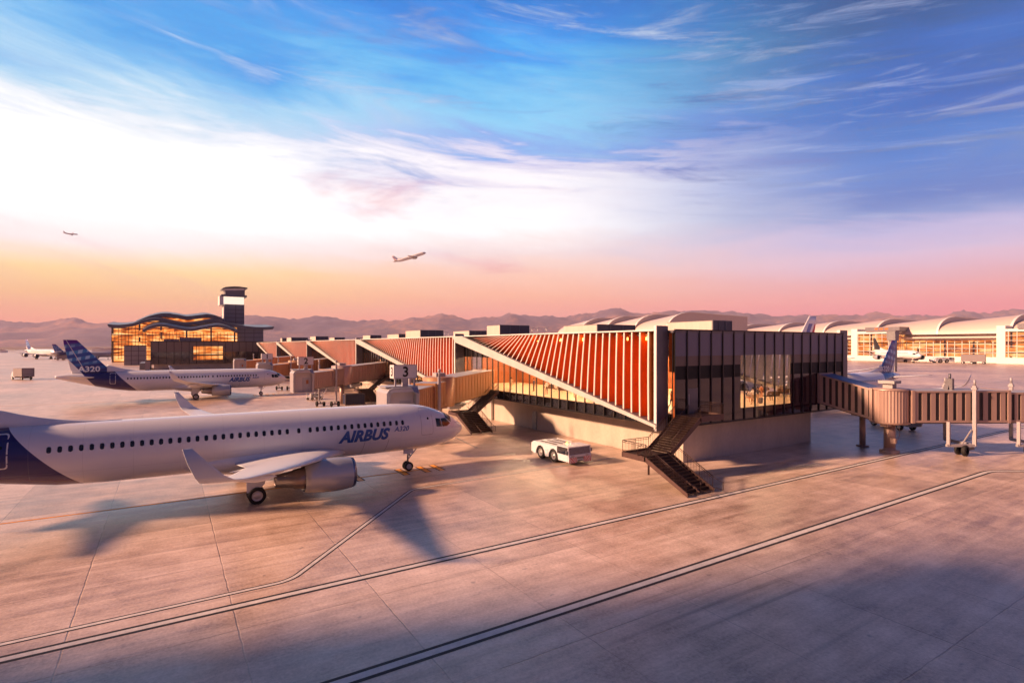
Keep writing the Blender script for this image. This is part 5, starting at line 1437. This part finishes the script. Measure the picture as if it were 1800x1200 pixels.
def make_cart(lab, loc, rz, load=False, sc=1.0, grp='baggage and service carts'):
    t = thing('service_cart', loc, lab, 'service cart', rz, grp); t.scale = (sc,)*3
    mb = MB(); mb.box(-1.5, 1.5, -.8, .8, .50, .62); mb.bar((1.5, 0, .5), (2.3, 0, .35), .07, .07); mb.build('deck', 'galv', t)
    if load == 'box':
        mb = MB(); mb.box(-1.35, 1.35, -.75, .75, .62, 2.1); mb.box(-1.4, 1.4, -.8, .8, 2.1, 2.18); mb.build('canopy', 'greypan', t)
    elif load == 'rig':
        mb = MB()
        for x in (-1.3, -.4, .5, 1.3): mb.bar((x, -.7, .6), (x, -.7, 1.6), .06, .06); mb.bar((x, .7, .6), (x, .7, 1.6), .06, .06)
        mb.bar((-1.3, -.7, .6), (1.3, -.7, 1.6), .06, .06); mb.bar((-1.3, -.7, 1.6), (1.3, -.7, 1.6), .06, .06); mb.bar((-1.3, .7, 1.6), (1.3, .7, 1.6), .06, .06); mb.tube((-1, 0, 1.0), (1, 0, 1.0), .3, 12)
        mb.build('machinery', 'galv', t)
    for x in (-1.05, 1.05):
        for s_ in (-1, 1): wheel_x(t, x, s_*.75, .28, .2, axis='y')
    return t
make_cart('small engine start cart under the jet bridge of gate 2', ground(553, 702), .4, 'rig')
make_cart('white baggage trailer in front of the right terminal, front one of two', ground(1703, 639), .2+PI/2, 'box', 2.6)
make_cart('grey baggage trailer in front of the right terminal, rear one of two', ground(1719, 639.5), .2+PI/2, 'box', 2.6)
for px, py, lab in ((1508, 630.5, 'small dark cart at the left foot of the white pavilion'), (1520, 630.5, 'second small cart at the left foot of the white pavilion')):
    make_cart(lab, ground(px, py), .3, 'box', 2.2)
for k, (px, py, lab) in enumerate(((107, 632.5, 'blue baggage cart under the grey parked airliner, leftmost of its row'), (116, 632.5, 'second blue baggage cart under the grey parked airliner'), (127, 633.5, 'dark baggage cart right of the two blue ones'), (136, 633.5, 'dark baggage cart behind the fin of the second airliner'))):
    make_cart(lab, ground(px, py), math.radians(-5), 'box', 1.7)

def make_loader():
    t = thing('belt_loader', (0, 0, 0), 'dark belt loader truck parked under the grey jet bridge at right', 'belt loader')
    mb = MB(); mb.box(-3.4, 3.4, -.95, .95, .62, 1.05); mb.box(-3.5, 3.5, -1.0, 1.0, .9, 1.0); mb.build('chassis', 'grey', t)
    mb = MB(); mb.box(1.3, 3.3, -.95, .95, 1.05, 2.3); mb.box(1.2, 3.4, -1, 1, 2.3, 2.4); mb.build('driver_cab', 'slate', t)
    mb = MB(); mb.bar((-3.8, 0, 1.35), (1.2, 0, 2.0), 1.1, .22); mb.build('conveyor', 'rubber', t)
    mb = MB(); mb.box(-2.2, -.2, -1.02, -.96, .7, .95); mb.build('side_locker', 'cream', t)
    for x in (-2.4, 2.0, -.0):
        for s_ in (-1, 1): wheel_x(t, x if x else 2.0, s_*.9, .5, .35, axis='y') if x else None
    return t
ld = make_loader(); a = ground(1637, 760); c = ground(1697, 771)
ld.location = (a+c)/2+Vector((1.5, 6.5, 0)); ld.rotation_euler = (0, 0, math.atan2((c-a).y, (c-a).x)); ld.scale = (1.0,)*3

# ------------------------------------------------------------------ people and furniture inside the pier
skin_m = mat('skin', (.45, .22, .13), .5); M['skin'] = skin_m
M['shirtw'] = mat('white_shirt', (.72, .68, .64), .7); M['shirto'] = mat('orange_shirt', (.60, .22, .07), .7); M['shirtb'] = mat('dark_shirt', (.04, .04, .07), .7)
M['trousd'] = mat('dark_trousers', (.03, .025, .03), .8); M['troust'] = mat('tan_trousers', (.42, .26, .15), .8); M['hair'] = mat('dark_hair', (.03, .015, .01), .7); M['dress'] = mat('beige_coat', (.60, .42, .26), .7)
def make_person(pose, shirt, trous, lab, loc, rz):
    # skeleton (x right, y forward, z up)
    if pose == 'sit':
        J = {'pel': (0, 0, .50, .125), 'ch': (0, -.04, .85, .135), 'nk': (0, -.02, 1.08, .05), 'hd': (0, .02, 1.20, .085), 'ht': (0, .02, 1.33, .075),
             'hl': (-.10, .02, .48, .085), 'kl': (-.12, .42, .50, .06), 'al': (-.12, .46, .09, .04), 'fl': (-.12, .62, .04, .035), 'hr': (.10, .02, .48, .085), 'kr': (.14, .42, .50, .06), 'ar': (.14, .44, .09, .04), 'fr': (.14, .60, .04, .035),
             'sl': (-.19, -.03, 1.0, .05), 'el': (-.24, .08, .76, .04), 'wl': (-.10, .30, .72, .03), 'sr': (.19, -.03, 1.0, .05), 'er': (.24, .08, .76, .04), 'wr': (.10, .30, .72, .03)}
    elif pose == 'walk':
        J = {'pel': (0, 0, .95, .115), 'ch': (0, .03, 1.28, .14), 'nk': (0, .05, 1.50, .05), 'hd': (0, .07, 1.62, .085), 'ht': (0, .07, 1.75, .075),
             'hl': (-.10, .02, .90, .085), 'kl': (-.10, .22, .50, .058), 'al': (-.10, .30, .09, .04), 'fl': (-.10, .46, .05, .035), 'hr': (.10, -.02, .90, .085), 'kr': (.10, -.05, .50, .058), 'ar': (.10, -.32, .15, .04), 'fr': (.10, -.20, .05, .035),
             'sl': (-.20, .03, 1.42, .05), 'el': (-.25, -.12, 1.15, .04), 'wl': (-.22, -.12, .90, .03), 'sr': (.20, .03, 1.42, .05), 'er': (.25, .14, 1.16, .04), 'wr': (.20, .32, 1.02, .03)}
    else:
        b_ = .35 if pose == 'bend' else 0
        J = {'pel': (0, -.1*b_, .95, .115), 'ch': (0, .02+b_, 1.28-b_*.35, .14), 'nk': (0, .02+b_*1.6, 1.50-b_*.7, .05), 'hd': (0, .03+b_*1.9, 1.62-b_*.8, .085), 'ht': (0, .04+b_*2.1, 1.75-b_*.9, .075),
             'hl': (-.10, 0, .90, .085), 'kl': (-.11, .03, .50, .058), 'al': (-.12, 0, .09, .04), 'fl': (-.13, .15, .04, .035), 'hr': (.10, 0, .90, .085), 'kr': (.11, .04, .50, .058), 'ar': (.13, 0, .09, .04), 'fr': (.14, .15, .04, .035),
             'sl': (-.20, .0+b_*1.2, 1.42-b_*.55, .05), 'el': (-.26, .0+b_*1.6, 1.14-b_*.7, .04), 'wl': (-.22, .14+b_*1.8, .92-b_*.7, .03), 'sr': (.20, .0+b_*1.2, 1.42-b_*.55, .05), 'er': (.26, .0+b_*1.6, 1.14-b_*.7, .04), 'wr': (.20, .16+b_*1.8, .95-b_*.7, .03)}
    E_ = [('pel', 'ch'), ('ch', 'nk'), ('nk', 'hd'), ('hd', 'ht'), ('pel', 'hl'), ('hl', 'kl'), ('kl', 'al'), ('al', 'fl'), ('pel', 'hr'), ('hr', 'kr'), ('kr', 'ar'), ('ar', 'fr'), ('ch', 'sl'), ('sl', 'el'), ('el', 'wl'), ('ch', 'sr'), ('sr', 'er'), ('er', 'wr')]
    names = list(J); idx = {n: i for i, n in enumerate(names)}
    vs = [J[n][:3] for n in names]; rad = [J[n][3] for n in names]; es = [(idx[a], idx[b]) for a, b in E_]
    # hands: palm, four fingers and a thumb on each wrist
    for wn, en, sx in (('wl', 'el', 1), ('wr', 'er', -1)):
        w_ = Vector(J[wn][:3]); dd = (w_-Vector(J[en][:3])).normalized(); side = dd.cross(Vector((0, 0, 1))).normalized()
        vs.append(tuple(w_+dd*.075)); rad.append(.024); pi_ = len(vs)-1; es.append((idx[wn], pi_))
        for k, ln in enumerate((.070, .082, .076, .058)):
            vs.append(tuple(w_+dd*(.085+ln)+side*(k-1.5)*.021+Vector((0, 0, -.018)))); rad.append(.008); es.append((pi_, len(vs)-1))
        vs.append(tuple(w_+dd*.07+side*.045*sx+Vector((0, 0, .02)))); rad.append(.010); es.append((pi_, len(vs)-1))
    me = bpy.data.meshes.new('person'); me.from_pydata(vs, es, []); ob = bpy.data.objects.new('person_src', me); COL.objects.link(ob)
    md = ob.modifiers.new('s', 'SKIN'); 
    for sv, r_ in zip(me.skin_vertices[0].data, rad): sv.radius = (r_, r_*.85); sv.use_root = False
    me.skin_vertices[0].data[0].use_root = True
    ss = ob.modifiers.new('u', 'SUBSURF'); ss.levels = 1; ss.render_levels = 1
    bpy.context.view_layer.update(); dg = bpy.context.evaluated_depsgraph_get()
    m2 = bpy.data.meshes.new_from_object(ob.evaluated_get(dg)); bpy.data.objects.remove(ob)
    for mm in (skin_m, M[shirt], M[trous], M['black']): m2.materials.append(mm)
    hipz = J['pel'][2]; nkz = J['nk'][2]
    for p_ in m2.polygons:
        c = p_.center; p_.use_smooth = True
        arm = abs(c.x) > .235 and c.z > .6
        if c.z < .10: p_.material_index = 3
        elif (c.z < hipz+.04 and not arm) : p_.material_index = 2 if not (pose != 'sit' and abs(c.x) > .19 and c.z > .7) else 0
        elif c.z < nkz-.01 and not (pose == 'bend' and c.y > .62): p_.material_index = 1 if not (abs(c.x) > .2 and c.z < nkz-.42) else 0
        else: p_.material_index = 0
    o = bpy.data.objects.new('person', m2); COL.objects.link(o); o.location = loc; o.rotation_euler = (0, 0, rz)
    tag(o, lab, 'person', 'passengers inside the pier')
    h = Vector(J['hd'][:3]); mb = MB(); mb.lathe([(-.03, .092), (.03, .100), (.09, .092), (.13, .06), (.15, .0)], (h.x, h.y-.012, h.z+.03), 'z', 12); mb.build('hair', 'hair', o)
    return o
FZ = ZF
def inside(px, py): return ground(px, py, FZ)
def pin(u, v): return (u, v, FZ)
def bench(u, v, rz, lab, n=3, m='seat'):
    t = thing('bench_seat', (u, v, FZ), lab, 'bench', rz, 'waiting benches inside the pier')
    for k in range(n):
        x = (k-(n-1)/2)*.68
        mb = MB(); mb.prism([(x-.30, -.28, .42), (x-.30, .28, .40), (x-.30, .28, .47), (x-.30, -.28, .50)], (.60, 0, 0)); mb.build('seat', m, t)
        mb = MB(); mb.prism([(x-.30, .26, .45), (x-.30, .44, 1.02), (x-.30, .50, 1.0), (x-.30, .33, .42)], (.60, 0, 0)); mb.build('backrest', m, t)
    mb = MB(); mb.bar((-n*.34, 0, .38), (n*.34, 0, .38), .08, .06)
    for x in (-n*.27, n*.27): mb.bar((x, -.3, .03), (x, 0, .38), .04, .04); mb.bar((x, .35, .03), (x, 0, .38), .04, .04)
    mb.build('leg', 'galv', t); return t
# behind the big end window
def win(px, v): return (on_y(px, 700, v).x, v, FZ)
def wbench(px, v, rz, lab, n=3, m='seat'): q = win(px, v); return bench(q[0], q[1], rz, lab, n, m)
wbench(1318, 37.2, PI*.9, 'cream bench near the left side of the lit end window', 2, 'cream')
wbench(1355, 37.0, PI*.95, 'dark bench in the middle of the lit end window where a person reads')
wbench(1372, 38.6, PI*.95, 'dark bench toward the right side of the lit end window')
wbench(1378, 41.5, PI*.9, 'cream bench at the back right of the lit end window', 3, 'cream')
wbench(1330, 40.5, PI, 'dark waiting bench at the back left of the lit end window')
make_person('walk', 'shirtb', 'troust', 'person walking in the lit end window, in dark top and tan trousers', win(1332, 35.4), math.radians(100))
make_person('stand', 'shirto', 'shirto', 'person all in orange standing behind the walkers in the end window', win(1338, 37.4), math.radians(170))
make_person('sit', 'shirtw', 'trousd', 'person in white seated on the middle bench of the end window', win(1351, 36.95), math.radians(160))
make_person('sit', 'shirtb', 'shirto', 'person seated at the far left of the lit end window', win(1314, 37.1), math.radians(165))
make_person('walk', 'shirtw', 'troust', 'person in white and tan walking left in the end window', win(1324, 35.2), math.radians(80))
mb = MB(); mb.box(-.22, .22, -.14, .14, .06, .62); mb.path([(-.15, 0, .62), (-.15, 0, 1.0), (.15, 0, 1.0), (.15, 0, .62)], .012, 6); mb.lathe([(-.24, .05), (.24, .05)], (0, 0, .05), 'x', 8)
o = mb.build('suitcase', 'slate'); o.location = win(1337, 35.2); tag(o, 'dark wheeled suitcase beside the walking traveller', 'suitcase')
# side glazing
b_ = [(43.5, 59.0), (43.0, 55.6), (43.2, 52.4), (42.9, 49.2), (44.6, 46.4), (42.2, 44.6), (45.0, 50.8), (45.2, 54.0)]
for k, (u, v) in enumerate(b_):
    bench(u, v, PI/2+(.1 if k % 2 else -.05), ['dark bench beside the white partition seen through the side glass', 'second bench along the side glass', 'bench behind the bending person', 'bench near the middle of the side glass', 'pale rounded bench behind the side glass', 'pale bench nearest the low end of the side glass', 'back row bench behind the side glass, nearer one', 'back row bench behind the side glass, farther one'][k], 3, 'cream' if k in (4, 5) else 'seat')
make_person('stand', 'shirtw', 'trousd', 'person in white shirt and dark trousers standing behind the side glass', pin(40.4, 56.0), math.radians(100))
make_person('bend', 'shirtw', 'troust', 'person in white bending over a bench behind the side glass', pin(40.6, 50.6), math.radians(-60))
make_person('walk', 'dress', 'dress', 'person in a beige coat walking behind the side glass, farthest along', pin(40.2, 64.0), math.radians(120))
make_person('stand', 'shirtb', 'trousd', 'person in dark clothes standing beside the white partition', pin(41.6, 60.6), math.radians(30))
make_person('walk', 'shirto', 'trousd', 'person seen through the narrow glass slot at the pier corner', pin(41.2, 36.6), math.radians(190))
HAZE = 0.000075
# ------------------------------------------------------------------ air
m = bpy.data.materials.new('evening_haze'); m.use_nodes = True; nt = NT(m.node_tree); nt.n.clear()
pv = nt.node('ShaderNodeVolumePrincipled'); pv.inputs['Color'].default_value = (.80, .70, .95, 1); pv.inputs['Density'].default_value = HAZE
pv.inputs['Anisotropy'].default_value = .0
o_ = nt.node('ShaderNodeOutputMaterial'); nt.l.new(pv.outputs[0], o_.inputs['Volume']); M['haze'] = m
mb = MB(); mb.box(-7600, 9600, -1600, 9400, -2.6, 640); o = mb.build('haze', 'haze'); tag(o, kind='stuff', label='thin pink evening haze over the whole airfield', cat='haze')
